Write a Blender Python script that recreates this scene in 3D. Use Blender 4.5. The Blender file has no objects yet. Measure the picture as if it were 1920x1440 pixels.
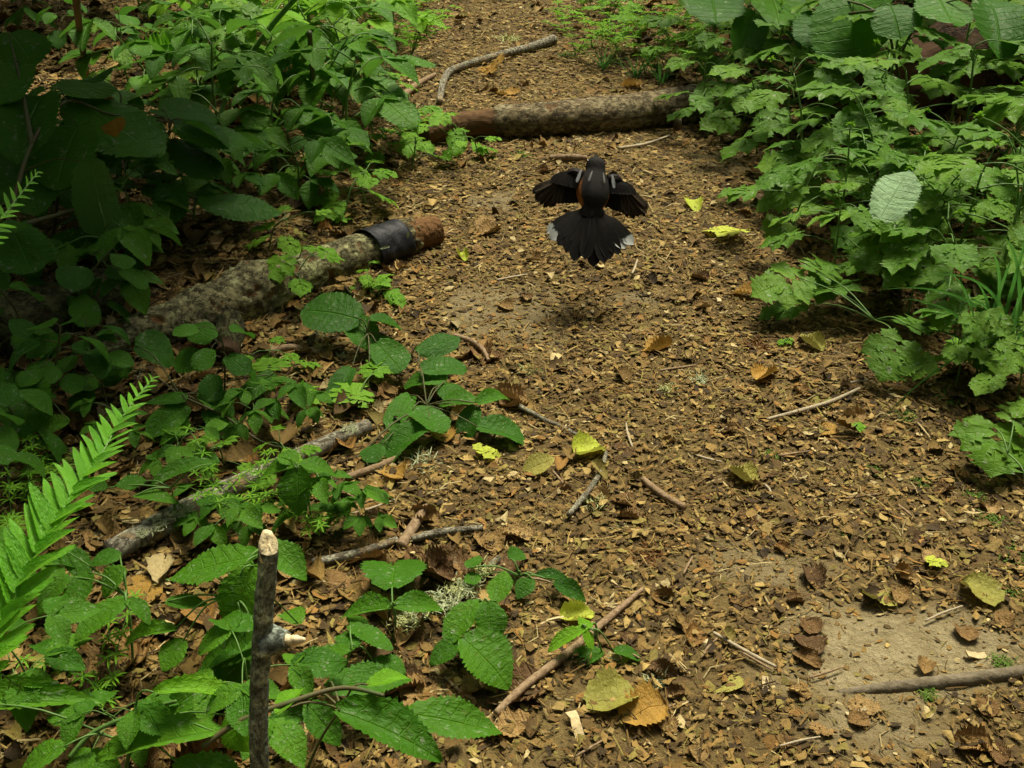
import bpy, math, random
import numpy as np
from mathutils import Vector, Matrix

random.seed(7); RNG = np.random.default_rng(11)
R = math.radians
scn = bpy.context.scene
COL = scn.collection

# ---------------------------------------------------------------- camera
CAM_H, PITCH, HFOV = 1.05, 30.0, 50.0
cam_d = bpy.data.cameras.new('trail_camera'); cam = bpy.data.objects.new('trail_camera', cam_d); COL.objects.link(cam)
cam.location = (0, 0, CAM_H); cam.rotation_euler = (R(90 - PITCH), 0, 0)
cam_d.sensor_width = 36; cam_d.lens = 18 / math.tan(R(HFOV / 2)); cam_d.clip_start = .02; cam_d.clip_end = 400
scn.camera = cam
# ---------------------------------------------------------------- sky, sun, exposure
SUN_EL, SUN_AZ = 64.0, 25.0        # azimuth measured clockwise from +Y (towards +X)
world = bpy.data.worlds.new('World'); scn.world = world; world.use_nodes = True
wn, wl = world.node_tree.nodes, world.node_tree.links; wn.clear()
sky = wn.new('ShaderNodeTexSky'); sky.sky_type = 'NISHITA'; sky.sun_disc = False
sky.sun_elevation = R(SUN_EL); sky.sun_rotation = R(SUN_AZ); sky.dust_density = 6; sky.air_density = .7; sky.ozone_density = .6
hs = wn.new('ShaderNodeHueSaturation'); hs.inputs['Saturation'].default_value = .25
bg = wn.new('ShaderNodeBackground'); bg.inputs['Strength'].default_value = .06
wo = wn.new('ShaderNodeOutputWorld')
wl.new(sky.outputs[0], hs.inputs['Color']); wl.new(hs.outputs[0], bg.inputs['Color']); wl.new(bg.outputs[0], wo.inputs['Surface'])
sun_d = bpy.data.lights.new('sun', 'SUN'); sun_d.energy = 3.0; sun_d.angle = R(20); sun_d.color = (1, .93, .72)
sun = bpy.data.objects.new('sun', sun_d); COL.objects.link(sun); sun.location = (3, 3, 8)
_sd = Vector((math.cos(R(SUN_EL)) * math.sin(R(SUN_AZ)), math.cos(R(SUN_EL)) * math.cos(R(SUN_AZ)), math.sin(R(SUN_EL))))
sun.rotation_euler = (-_sd).to_track_quat('-Z', 'Y').to_euler()
scn.view_settings.view_transform = 'Standard'; scn.view_settings.look = 'None'
scn.view_settings.exposure = .98; scn.view_settings.gamma = 1
scn.render.engine = 'CYCLES'
try:
    scn.cycles.use_denoising = True; scn.cycles.max_bounces = 4; scn.cycles.diffuse_bounces = 2; scn.cycles.transmission_bounces = 2; scn.cycles.adaptive_threshold = .03
    scn.cycles.glossy_bounces = 1
except Exception: pass

# ---------------------------------------------------------------- terrain and pixel -> world
F = 960 / math.tan(R(HFOV / 2))
CP, SP = math.cos(R(PITCH)), math.sin(R(PITCH))
def ray(x, y):
    a, b = (x - 960) / F, (720 - y) / F
    return np.array([a, CP + b * SP, -SP + b * CP])          # depth 1 along the axis
def sstep(a, b, t):
    t = np.clip((t - a) / (b - a), 0, 1); return t * t * (3 - 2 * t)
def trail_x(y): return np.interp(y, [0, 1, 2, 3, 4, 5.5, 9], [.33, .36, .30, .18, .0, -.22, -.5])
def H(x, y):
    c = trail_x(y); d = x - c
    h = .16 * sstep(.45, 1.9, d) + .12 * sstep(.55, 2.0, -d)
    h = h + .012 * np.sin(3.1 * x + 1.3) * np.sin(2.7 * y) + .006 * np.sin(7.3 * x + 2 * y) + .005 * np.sin(9.1 * y - 4 * x)
    return h + .25 * sstep(3, 12, np.abs(x))
def G(x, y, h=0.0):
    """point seen at photo pixel x, y that stands h above the ground"""
    d = ray(x, y); t = (CAM_H - h) / -d[2]
    for _ in range(12):
        z = float(H(d[0] * t, d[1] * t)) + h
        t = .5 * t + .5 * (CAM_H - z) / -d[2]
    return Vector((d[0] * t, d[1] * t, CAM_H + d[2] * t))
def P(x, y, depth): return Vector(ray(x, y) * depth) + Vector((0, 0, CAM_H))
def ppm(p):          # photo pixels per metre at point p
    return F / (p.y * CP - (p.z - CAM_H) * SP)

# ---------------------------------------------------------------- value noise in numpy
_T = RNG.random((64, 64, 64))
def noise3(p):
    p = np.asarray(p, float); i = np.floor(p).astype(int); f = p - i; f = f * f * (3 - 2 * f); o = 0
    for dx in (0, 1):
        for dy in (0, 1):
            for dz in (0, 1):
                w = (f[..., 0] if dx else 1 - f[..., 0]) * (f[..., 1] if dy else 1 - f[..., 1]) * (f[..., 2] if dz else 1 - f[..., 2])
                o = o + w * _T[(i[..., 0] + dx) % 64, (i[..., 1] + dy) % 64, (i[..., 2] + dz) % 64]
    return o
def fbm(p, n=3):
    return sum(noise3(np.asarray(p) * 2 ** k + 7.3 * k) * .5 ** k for k in range(n)) / sum(.5 ** k for k in range(n))

# ---------------------------------------------------------------- materials
class NT:
    def __init__(s, name):
        s.m = bpy.data.materials.new(name); s.m.use_nodes = True; s.t = s.m.node_tree; s.t.nodes.clear()
        s.out = s.n('ShaderNodeOutputMaterial')
    def n(s, t, **kw):
        o = s.t.nodes.new(t)
        for k, v in kw.items(): setattr(o, k, v)
        return o
    def l(s, a, b): s.t.links.new(a, b)
    def val(s, sock, v):
        if hasattr(v, 'is_output'): s.l(v, sock)
        else: sock.default_value = v
    def math(s, op, a, b=0.0, c=None, clamp=False):
        o = s.n('ShaderNodeMath', operation=op, use_clamp=clamp); s.val(o.inputs[0], a); s.val(o.inputs[1], b)
        if c is not None: s.val(o.inputs[2], c)
        return o.outputs[0]
    def mix(s, f, a, b, blend='MIX'):
        o = s.n('ShaderNodeMix', data_type='RGBA', blend_type=blend)
        s.val(o.inputs[0], f); s.val(o.inputs[6], a if hasattr(a, 'is_output') else (*a, 1)); s.val(o.inputs[7], b if hasattr(b, 'is_output') else (*b, 1))
        return o.outputs[2]
    def noise(s, vec, scale, detail=3, rough=.55):
        o = s.n('ShaderNodeTexNoise'); o.inputs['Scale'].default_value = scale; o.inputs['Detail'].default_value = detail; o.inputs['Roughness'].default_value = rough
        if vec is not None: s.l(vec, o.inputs['Vector'])
        return o.outputs['Fac']
    def ramp(s, f, stops, interp='LINEAR'):
        o = s.n('ShaderNodeValToRGB'); o.color_ramp.interpolation = interp; e = o.color_ramp.elements
        while len(e) < len(stops): e.new(.5)
        for k, (p, c) in enumerate(stops): e[k].position = p; e[k].color = (*c, 1)
        s.val(o.inputs[0], f); return o.outputs[0]
    def step(s, f, a, b):
        o = s.n('ShaderNodeMapRange', interpolation_type='SMOOTHSTEP'); s.val(o.inputs[0], f); o.inputs[1].default_value = a; o.inputs[2].default_value = b
        return o.outputs[0]
    def bump(s, h, strength, dist, normal=None):
        o = s.n('ShaderNodeBump'); o.inputs['Strength'].default_value = strength; o.inputs['Distance'].default_value = dist; s.l(h, o.inputs['Height'])
        if normal is not None: s.l(normal, o.inputs['Normal'])
        return o.outputs[0]
    def bsdf(s, col, rough=.6, normal=None, spec=.4, trans=0, tcol=None):
        b = s.n('ShaderNodeBsdfPrincipled'); s.val(b.inputs['Base Color'], col if hasattr(col, 'is_output') else (*col, 1)); s.val(b.inputs['Roughness'], rough)
        b.inputs['Specular IOR Level'].default_value = spec
        if normal is not None: s.l(normal, b.inputs['Normal'])
        o = b.outputs[0]
        if trans:
            t = s.n('ShaderNodeBsdfTranslucent'); s.val(t.inputs[0], tcol if tcol is not None else col)
            m = s.n('ShaderNodeMixShader'); m.inputs[0].default_value = trans; s.l(o, m.inputs[1]); s.l(t.outputs[0], m.inputs[2]); o = m.outputs[0]
        s.l(o, s.out.inputs[0]); return s.m

def leaf_material(name, dark, light, veins, dust=.5, rough=.55, trans=.28, under=None, spots=0.0, spec=.15):
    s = NT(name)
    uv = s.n('ShaderNodeUVMap').outputs[0]; sep = s.n('ShaderNodeSeparateXYZ'); s.l(uv, sep.inputs[0])
    v = s.math('ABSOLUTE', sep.outputs[0]); u = sep.outputs[1]
    info = s.n('ShaderNodeObjectInfo'); rnd = info.outputs['Random']
    tc = s.n('ShaderNodeTexCoord')
    off = s.n('ShaderNodeVectorMath', operation='ADD'); s.l(tc.outputs['Object'], off.inputs[0])
    cmb = s.n('ShaderNodeCombineXYZ'); k = s.math('MULTIPLY', rnd, 37.0); s.l(k, cmb.inputs[0]); s.l(k, cmb.inputs[1]); s.l(cmb.outputs[0], off.inputs[1])
    vec = off.outputs[0]
    big = s.n('ShaderNodeTexNoise'); big.inputs['Scale'].default_value = 3.0; big.inputs['Detail'].default_value = 4; big.inputs['Roughness'].default_value = .68; s.l(vec, big.inputs['Vector'])
    lat = s.math('ABSOLUTE', s.math('SUBTRACT', s.math('FRACT', s.math('ADD', s.math('MULTIPLY', u, veins), s.math('MULTIPLY', big.outputs['Fac'], .8))), .5))
    latm = s.step(lat, .07, .0)
    mid = s.step(v, .05, .0)
    fine = s.noise(vec, 11, 3)
    vein = s.math('MAXIMUM', s.math('MULTIPLY', latm, .6), mid)
    base = s.mix(rnd, dark, light)
    base = s.mix(s.math('MULTIPLY', s.step(big.outputs['Fac'], .40, .65), .5), base, tuple(min(1, c * 1.5 + .001) for c in dark))
    base = s.mix(s.math('MULTIPLY', vein, .24), base, tuple(min(1, c * 1.7 + .004) for c in light))
    if dust:                                  # pale dust and droppings dried on the blade
        sc = s.n('ShaderNodeSeparateColor'); s.l(big.outputs['Color'], sc.inputs[0])
        d1 = s.step(sc.outputs[0], .56, .74)
        d2 = s.math('MULTIPLY', s.step(fine, .58, .66), s.step(sc.outputs[0], .46, .60))
        base = s.mix(s.math('MULTIPLY', d1, dust * .35), base, (.20, .29, .11))
        base = s.mix(s.math('MULTIPLY', d2, dust * .7), base, (.42, .44, .32))
    if spots:
        sp = s.step(s.noise(vec, 6.5, 3, .6), .62, .68)
        base = s.mix(s.math('MULTIPLY', sp, spots), base, (.16, .10, .035))
    if under is not None:
        geo = s.n('ShaderNodeNewGeometry'); base = s.mix(geo.outputs['Backfacing'], base, under)
    h = s.math('ADD', s.math('MULTIPLY', vein, -1.0), s.math('MULTIPLY', fine, .7))
    nb = s.bump(h, .45, .012)
    tcol = s.mix(.5, base, tuple(min(1, c * 2.2) for c in light))
    return s.bsdf(base, rough, nb, spec, trans, tcol)

def brown_leaf_material(name, stops, veins=8, trans=.08):
    s = NT(name)
    uv = s.n('ShaderNodeUVMap').outputs[0]; sep = s.n('ShaderNodeSeparateXYZ'); s.l(uv, sep.inputs[0])
    v = s.math('ABSOLUTE', sep.outputs[0]); info = s.n('ShaderNodeObjectInfo'); rnd = info.outputs['Random']
    tc = s.n('ShaderNodeTexCoord'); off = s.n('ShaderNodeVectorMath', operation='ADD'); s.l(tc.outputs['Object'], off.inputs[0])
    cmb = s.n('ShaderNodeCombineXYZ'); s.l(s.math('MULTIPLY', rnd, 31.0), cmb.inputs[0]); s.l(cmb.outputs[0], off.inputs[1])
    lat = s.step(s.math('ABSOLUTE', s.math('SUBTRACT', s.math('FRACT', s.math('MULTIPLY', sep.outputs[1], veins)), .5)), .12, 0)
    vein = s.math('MAXIMUM', s.math('MULTIPLY', lat, .6), s.step(v, .07, 0))
    base = s.ramp(rnd, stops)
    nz = s.noise(off.outputs[0], 3.5, 4, .65)
    base = s.mix(s.math('MULTIPLY', s.step(nz, .5, .72), .55), base, (.07, .04, .018))
    base = s.mix(s.math('MULTIPLY', s.step(s.noise(off.outputs[0], 9, 3), .55, .7), .35), base, (.33, .25, .13))
    base = s.mix(s.math('MULTIPLY', vein, .15), base, (.14, .085, .035))
    nb = s.bump(s.math('ADD', s.math('MULTIPLY', vein, -.25), nz), .5, .03)
    return s.bsdf(base, .75, nb, .25, trans)

def bark_material(name, bark_a, bark_b, wood, scale=60, lichen=.3, lichen_col=(.34, .36, .20), cracks=.6):
    """vertex attribute 'bark' 0..1 chooses between bared wood and bark; uv = round, along"""
    s = NT(name)
    tc = s.n('ShaderNodeTexCoord').outputs['Object']
    uv = s.n('ShaderNodeUVMap').outputs[0]
    mp = s.n('ShaderNodeMapping'); s.l(uv, mp.inputs[0]); mp.inputs['Scale'].default_value = (5, 2.0, 1)
    a = s.n('ShaderNodeAttribute', attribute_name='bark').outputs['Fac']
    n1 = s.noise(tc, scale, 5, .65); n2 = s.noise(tc, scale * .25, 4, .6)
    crk = s.noise(mp.outputs[0], 2.2, 5, .7)
    crack = s.step(s.math('ABSOLUTE', s.math('SUBTRACT', crk, .5)), .035, .0)
    c = s.mix(s.step(n1, .35, .65), bark_a, bark_b)
    c = s.mix(s.math('MULTIPLY', s.step(n2, .50, .66), lichen), c, lichen_col)
    c = s.mix(s.math('MULTIPLY', s.step(s.noise(tc, scale * .6, 3), .6, .68), lichen * .8), c, tuple(min(1, x * 1.35) for x in lichen_col))
    c = s.mix(s.math('MULTIPLY', crack, cracks), c, tuple(x * .25 for x in bark_a))
    gr = s.n('ShaderNodeMapping'); s.l(uv, gr.inputs[0]); gr.inputs['Scale'].default_value = (40, 2.2, 1)
    g = s.noise(gr.outputs[0], 3, 4, .6)
    w = s.mix(s.step(g, .3, .7), wood, tuple(x * .42 for x in wood))
    col = s.mix(a, w, c)
    hb = s.math('ADD', s.math('MULTIPLY', n1, 1.0), s.math('MULTIPLY', crack, -.9))
    hh = s.n('ShaderNodeMix', data_type='FLOAT'); s.l(a, hh.inputs[0]); s.l(s.math('MULTIPLY', g, .5), hh.inputs[2]); s.l(hb, hh.inputs[3])
    return s.bsdf(col, .85, s.bump(hh.outputs[0], .8, .006), .2)

def plain_material(name, a, b, scale=80, rough=.8, bump=.4, spec=.25):
    s = NT(name); tc = s.n('ShaderNodeTexCoord').outputs['Object']; rnd = s.n('ShaderNodeObjectInfo').outputs['Random']
    n = s.noise(tc, scale, 4, .6)
    c = s.mix(s.step(n, .3, .7), a, b); c = s.mix(s.math('MULTIPLY', rnd, .3), c, b)
    return s.bsdf(c, rough, s.bump(n, bump, .004), spec)

M = {}
M['hazel'] = leaf_material('hazel_leaf', (.022, .088, .004), (.062, .180, .009), 8, .5, under=(.05, .15, .03), spots=.22)
M['bramble'] = leaf_material('bramble_leaf', (.030, .110, .004), (.084, .212, .010), 7, .6, under=(.07, .17, .04), spots=.18)
M['young'] = leaf_material('young_leaf', (.10, .26, .008), (.18, .36, .018), 7, .2, trans=.32, under=(.10, .24, .05))
M['water'] = leaf_material('waterleaf_leaf', (.056, .148, .009), (.130, .245, .020), 5, .85, under=(.08, .18, .06))
M['waterlight'] = leaf_material('waterleaf_young_leaf', (.095, .23, .012), (.17, .34, .024), 5, .35, trans=.3)
M['fern'] = leaf_material('fern_pinna', (.080, .26, .010), (.14, .36, .018), 14, .2, .42, .32, under=(.11, .26, .03), spec=.3)
M['grass'] = leaf_material('grass_blade', (.030, .12, .018), (.075, .21, .035), 1, .15, .45, .25)
M['bed'] = leaf_material('bedstraw_leaf', (.10, .25, .012), (.19, .37, .025), 1, .1, .55, .3)
M['pale'] = leaf_material('pale_underside', (.20, .33, .16), (.25, .38, .19), 7, .2)
M['yellow'] = leaf_material('yellow_leaf', (.36, .42, .045), (.46, .50, .065), 7, .2, .55, .2, spots=.5)
M['olive'] = leaf_material('olive_leaf', (.20, .19, .035), (.30, .27, .06), 7, .3, .6, .12, spots=.7)
M['amber'] = leaf_material('amber_leaf', (.28, .16, .03), (.36, .21, .04), 8, .2, .65, .12, spots=.5)
BROWN = [(0, (.075, .040, .014)), (.3, (.16, .085, .026)), (.6, (.25, .15, .045)), (.85, (.34, .22, .08)), (1, (.24, .125, .03))]
M['brown'] = brown_leaf_material('brown_dead_leaf', BROWN)
M['stem'] = plain_material('green_stem', (.07, .16, .03), (.12, .22, .05), 60, .5, .15)
M['redstem'] = plain_material('brown_stem', (.10, .07, .03), (.07, .10, .03), 60, .6, .2)
M['twig'] = plain_material('dead_twig', (.16, .10, .05), (.30, .21, .12), 120, .85, .6)
M['paletwig'] = plain_material('pale_twig', (.30, .24, .15), (.42, .35, .23), 120, .8, .5)
M['rawwood'] = plain_material('raw_wood', (.62, .47, .24), (.78, .66, .40), 160, .75, .6)
M['chip'] = plain_material('weathered_chip', (.42, .32, .15), (.56, .44, .24), 160, .8, .6)
M['greytwig'] = plain_material('dull_grey_branch', (.10, .078, .045), (.19, .155, .10), 90, .9, .8)
M['lichen'] = plain_material('beard_lichen', (.30, .36, .20), (.50, .52, .30), 120, .9, .3)
M['ylichen'] = plain_material('yellow_lichen', (.42, .46, .16), (.58, .58, .28), 120, .9, .3)
M['moss'] = plain_material('moss_tuft', (.05, .11, .012), (.11, .19, .02), 120, .9, .3)
M['deadmoss'] = plain_material('dead_moss', (.20, .09, .025), (.13, .055, .015), 120, .9, .3)
M['log'] = bark_material('grey_flaking_bark', (.095, .070, .034), (.25, .195, .10), (.16, .085, .032), 55, .35, (.34, .30, .17))
M['logwet'] = bark_material('lichened_bark', (.075, .068, .032), (.25, .225, .105), (.21, .105, .036), 60, .75, (.36, .37, .17))
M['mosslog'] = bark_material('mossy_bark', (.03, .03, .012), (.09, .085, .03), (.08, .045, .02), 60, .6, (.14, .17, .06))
M['rotlog'] = bark_material('rotten_red_wood', (.035, .02, .01), (.09, .045, .02), (.10, .048, .02), 40, .1, (.10, .12, .04))
M['stick'] = bark_material('lichened_stick_bark', (.13, .11, .07), (.36, .33, .24), (.4, .28, .14), 110, .55, (.45, .46, .30))
M['stake'] = bark_material('mottled_stake_bark', (.085, .098, .072), (.36, .41, .32), (.40, .38, .25), 90, .85, (.52, .58, .44), .35)
def sleeve_material():
    s = NT('black_plastic'); tc = s.n('ShaderNodeTexCoord').outputs['Object']
    n = s.noise(tc, 140, 3); c = s.mix(s.step(s.noise(tc, 45, 4), .5, .75), (.010, .010, .012), (.030, .032, .036))
    return s.bsdf(c, .55, s.bump(n, .5, .003), .22)
M['black'] = sleeve_material()
def soil_material():
    s = NT('forest_soil'); tc = s.n('ShaderNodeTexCoord').outputs['Object']
    n1 = s.noise(tc, 7, 5, .6); n2 = s.noise(tc, 90, 4, .65); n3 = s.noise(tc, 30, 5, .6)
    c = s.mix(n2, (.062, .042, .016), (.165, .115, .044))
    c = s.mix(s.step(n1, .45, .65), c, (.145, .104, .040)); c = s.mix(s.math('MULTIPLY', s.step(n3, .55, .65), .6), c, (.09, .055, .025))
    at = s.n('ShaderNodeAttribute', attribute_name='bare').outputs['Fac']
    c = s.mix(s.math('MULTIPLY', at, .85), c, s.mix(s.step(n3, .3, .7), (.20, .160, .082), (.30, .25, .14)))
    h = s.math('ADD', n2, s.math('MULTIPLY', n3, 1.5))
    return s.bsdf(c, .95, s.bump(h, .8, .012), .1)
M['soil'] = soil_material()
def litter_material():
    s = NT('litter_fragments'); a = s.n('ShaderNodeAttribute', attribute_name='tint').outputs['Color']
    tc = s.n('ShaderNodeTexCoord').outputs['Object']; n = s.noise(tc, 220, 3, .6)
    c = s.mix(s.math('MULTIPLY', s.step(n, .45, .7), .5), a, s.mix(1.0, a, (.35, .33, .30), 'MULTIPLY'))
    return s.bsdf(c, .8, s.bump(n, .5, .003), .22)
M['litter'] = litter_material()

# ---------------------------------------------------------------- mesh helpers
def mesh(name, V, Fc, mat=None, uv=None, attr=None, smooth=True):
    me = bpy.data.meshes.new(name); me.from_pydata([tuple(map(float, v)) for v in V], [], [tuple(map(int, f)) for f in Fc])
    if uv is not None:
        idx = np.empty(len(me.loops), np.int32); me.loops.foreach_get('vertex_index', idx)
        l = me.uv_layers.new(name='UVMap'); l.data.foreach_set('uv', np.asarray(uv, np.float32)[idx].ravel())
    for k, a in (attr or {}).items():
        at = me.attributes.new(k, 'FLOAT', 'POINT'); at.data.foreach_set('value', np.asarray(a, np.float32))
    if smooth: me.polygons.foreach_set('use_smooth', np.ones(len(me.polygons), bool))
    if mat: me.materials.append(M[mat])
    me.update(); return me
def link(name, data, parent=None, basis=None):
    o = bpy.data.objects.new(name, data); COL.objects.link(o)
    if parent is not None: o.parent = parent
    if basis is not None: o.matrix_basis = basis
    return o
def tag(o, label=None, cat=None, group=None, kind=None):
    for k, v in (('label', label), ('category', cat), ('group', group), ('kind', kind)):
        if v: o[k] = v
    return o
def thing(name, loc, label, cat, group=None):
    o = link(name, None); o.location = loc; o.empty_display_size = .05
    return tag(o, label, cat, group)
def copy_tree(o, parent=None):
    c = o.copy(); COL.objects.link(c)
    if parent is not None: c.parent = parent
    for ch in [k for k in o.children]: copy_tree(ch, c)
    return c

def tube(pts, rad, seg=8, per=3, rough=0.0, cap=True, seed=0, bark=None):
    """smooth tube through pts; returns V, F, uv(round, along metres), attr bark"""
    pts = [np.array(p, float) for p in pts]; n = len(pts)
    rad = [rad] * n if np.isscalar(rad) else list(rad)
    C, Rr = [], []
    for i in range(n - 1):
        p0, p1, p2, p3 = pts[max(i - 1, 0)], pts[i], pts[i + 1], pts[min(i + 2, n - 1)]
        for k in range(per):
            t = k / per
            C.append(.5 * ((2 * p1) + (p2 - p0) * t + (2 * p0 - 5 * p1 + 4 * p2 - p3) * t * t + (3 * p1 - p0 - 3 * p2 + p3) * t ** 3)); Rr.append(rad[i] * (1 - t) + rad[i + 1] * t)
    C.append(pts[-1]); Rr.append(rad[-1]); C = np.array(C); Rr = np.array(Rr)
    T = np.gradient(C, axis=0); T /= np.linalg.norm(T, axis=1)[:, None] + 1e-12
    up = np.array([0, 0, 1.0]) if abs(T[0][2]) < .9 else np.array([1.0, 0, 0])
    A = np.cross(T, up); A /= np.linalg.norm(A, axis=1)[:, None] + 1e-12; B = np.cross(T, A)
    th = np.linspace(0, 2 * np.pi, seg, endpoint=False)
    D = A[:, None, :] * np.cos(th)[None, :, None] + B[:, None, :] * np.sin(th)[None, :, None]
    rr = np.repeat(Rr[:, None], seg, 1)
    if rough:
        q = (C[:, None, :] + D * Rr[:, None, None])
        rr = rr * (1 + rough * (fbm(q / (Rr.mean() * 1.2) + seed, 3) - .5) * 2)
    V = C[:, None, :] + D * rr[:, :, None]
    al = np.concatenate([[0], np.cumsum(np.linalg.norm(np.diff(C, axis=0), axis=1))])
    uv = np.stack([np.repeat(th[None] / (2 * np.pi), len(C), 0), np.repeat(al[:, None] / (2 * np.pi * Rr.mean()), seg, 1)], -1)
    m = len(C); Fc = []
    for i in range(m - 1):
        for j in range(seg): Fc.append((i * seg + j, i * seg + (j + 1) % seg, (i + 1) * seg + (j + 1) % seg, (i + 1) * seg + j))
    V = V.reshape(-1, 3); uv = uv.reshape(-1, 2)
    if cap:
        Fc.append(tuple(range(seg - 1, -1, -1))); Fc.append(tuple(range((m - 1) * seg, m * seg)))
    return V, Fc, uv, np.ones(len(V))

def strip_leaf(prof, n=24, teeth=.06, sweep=.22, fold=.15, droop=.15, pleat=.0, veins=8, cross=(-1, -.55, 0, .55, 1), seed=0, wav=.02, double=True):
    """unit leaf: base at origin, tip at +Y 1, normal +Z; half width 1*prof(u) in x (0.5 = full width 1)"""
    r = np.random.default_rng(seed); us = np.linspace(0, 1, n + 1); V, U = [], []
    ph = r.random() * 6
    for i, u in enumerate(us):
        w = prof(u) * .5
        for v in cross:
            e = 1.0
            if abs(v) == 1 and 0 < i < n:
                e = 1 + teeth * (1 if i % 2 else -1) * (1.25 if double and i % 6 == 3 else .8) + r.normal() * teeth * .25
            x = v * w * e; y = u + sweep * abs(v) * w * (1 - u) * 1.4 - .10 * abs(v) * max(0, .12 - u) * 6
            z = fold * abs(x) - droop * u * u + wav * math.sin(ph + u * 5 + v * 2.2) * (abs(v) + .3)
            z += pleat * abs(v) * math.cos(2 * math.pi * u * veins) * (w + .1)
            V.append((x, y, z)); U.append((v, u))
    k = len(cross); Fc = [(i * k + j, i * k + j + 1, (i + 1) * k + j + 1, (i + 1) * k + j) for i in range(n) for j in range(k - 1)]
    return np.array(V), Fc, np.array(U)
def p_bramble(u): return 2.02 * (u + .015) ** .42 * (1 - u) ** .80 * (1 if u > .02 else .5)
def p_hazel(u): return (1 - (abs(u - .46) / .54) ** 2.6) ** .55 * (1 if u < .82 else .86) if 0 < u < 1 else (.30 if u == 0 else 0)
def p_lance(u): return 2.3 * (u + .01) ** .6 * (1 - u) ** .75 * .8
def p_pinna(u): return (min(1, .72 + 3 * u) if u < .1 else 1) * (1 - u ** 2.4) ** .8
def p_lobe(u): return (.24 + .95 * math.sin(math.pi * min(1, u * .92 + .03)) ** .95) * (1 - u ** 4) if u < 1 else 0
def p_feather(u): return min(1, .35 + u * 2.2) * (1 - max(0, (u - .72) / .28) ** 2.2) ** .6 if u < 1 else 0

def joined(parts):
    V, Fc, U, o = [], [], [], 0
    for v, f, u in parts:
        V.append(v); Fc += [tuple(i + o for i in q) for q in f]; U.append(u); o += len(v)
    return np.concatenate(V), Fc, np.concatenate(U)
def lobed_leaf(seed, spread=1.0):
    """deeply cut leaf of five to seven pointed, coarsely toothed lobes round the stalk"""
    r = np.random.default_rng(seed); parts = []
    spec = [(.36, 0, .64, .40), (.30, 46, .50, .30), (.30, -46, .50, .30), (.12, 70, .46, .30), (.12, -70, .46, .30), (.00, 108, .30, .22), (.00, -108, .30, .22)]
    spec = spec if spread > .9 else spec[:5]
    for i, (o, a, L, W) in enumerate(spec):
        a = a * spread + r.normal() * 5; L *= 1 + r.normal() * .07
        v, f, u = strip_leaf(p_lobe, 10, .24, .45, .10, .12 + .1 * r.random(), .0, 5, seed=seed * 10 + i, wav=.03, double=False)
        v = v * np.array([W * 1.12, L, L]); s = math.sin(R(a)); c = math.cos(R(a))
        q = v.copy(); q[:, 0] = v[:, 0] * c + v[:, 1] * s; q[:, 1] = -v[:, 0] * s + v[:, 1] * c + o
        q[:, 2] += -.004 * (i % 3) - .10 * np.abs(q[:, 0]) ** 1.5 + .002
        parts.append((q, f, u))
    return joined(parts)

LEAF, SHAPE = {}, {}
def variants(key, mats, gen, k):
    LEAF[key] = {}; SHAPE[key] = [gen(i) for i in range(k)]
variants('hazel', ['hazel', 'young', 'amber', 'olive', 'yellow', 'pale', 'brown'], lambda i: strip_leaf(p_hazel, 32, .055, .30, [.1, .25, -.1, .2, .05][i], [.10, .25, .05, .38, .2][i], .009, 8, seed=i, wav=.025), 5)
variants('bramble', ['bramble', 'young', 'hazel'], lambda i: strip_leaf(p_bramble, 28, .085, .30, [.12, .3, .2, .05, .22, .1][i], [.12, .22, .35, .05, .15, .3][i], .012, 7, seed=20 + i, wav=.02), 6)
variants('water', ['water', 'waterlight', 'yellow', 'young'], lambda i: lobed_leaf(40 + i, 1 + .08 * (i - 2)), 5)
variants('lance', ['olive', 'yellow', 'young', 'amber'], lambda i: strip_leaf(p_lance, 18, .02, .15, [.3, .6][i], .1, .0, 7, seed=60 + i), 2)
variants('pinna', ['fern'], lambda i: strip_leaf(p_pinna, 22, .07, .1, [.12, .25, -.05][i], [.05, .12, .2][i], 0, 14, cross=(-1, 0, 1), seed=70 + i, wav=.015), 3)
variants('blade', ['grass'], lambda i: strip_leaf(lambda u: (1 - u ** 3) * (.6 + .4 * min(1, u * 4)), 18, 0, 0, .012, [.35, .8, .55, .15][i], 0, 1, cross=(-1, 0, 1), seed=80 + i, wav=0), 4)
def curled(i):          # dried leaf: curled across and along, torn edge
    r = np.random.default_rng(100 + i)
    pf = [p_hazel, p_bramble, p_hazel, p_bramble, p_lance, p_hazel][i % 6]
    v, f, u = strip_leaf(pf, 16, .10 + .08 * r.random(), .25, .2, .0, .008, 8, seed=100 + i, wav=.05)
    k = r.uniform(1.0, 3.8); x = v[:, 0].copy(); ang = x * k
    if abs(k) > .1: v[:, 0] = np.sin(ang) / k; v[:, 2] += (1 - np.cos(ang)) / k
    b = r.uniform(-.3, 1.3); y = v[:, 1].copy() - .5; v[:, 2] += b * y * y * .5
    v[:, 2] += (fbm(np.stack([v[:, 0] * 3, v[:, 1] * 3, np.full(len(v), i * 3.3)], -1)) - .5) * .22
    v[:, 1] -= .5; v[:, 2] -= np.percentile(v[:, 2], 12); return v, f, u
variants('curled', ['brown', 'amber', 'olive', 'yellow'], curled, 12)
def maple(i):
    r = np.random.default_rng(200 + i); v, f, u = lobed_leaf(200 + i, 1.05); v[:, 1] -= .45
    v[:, 2] *= .5; v[:, 2] += (fbm(np.stack([v[:, 0] * 2.5, v[:, 1] * 2.5, np.full(len(v), i * 3.3)], -1)) - .5) * .3; v[:, 2] -= np.percentile(v[:, 2], 15); return v, f, u
variants('maple', ['brown', 'yellow', 'olive', 'amber'], maple, 5)

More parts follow.
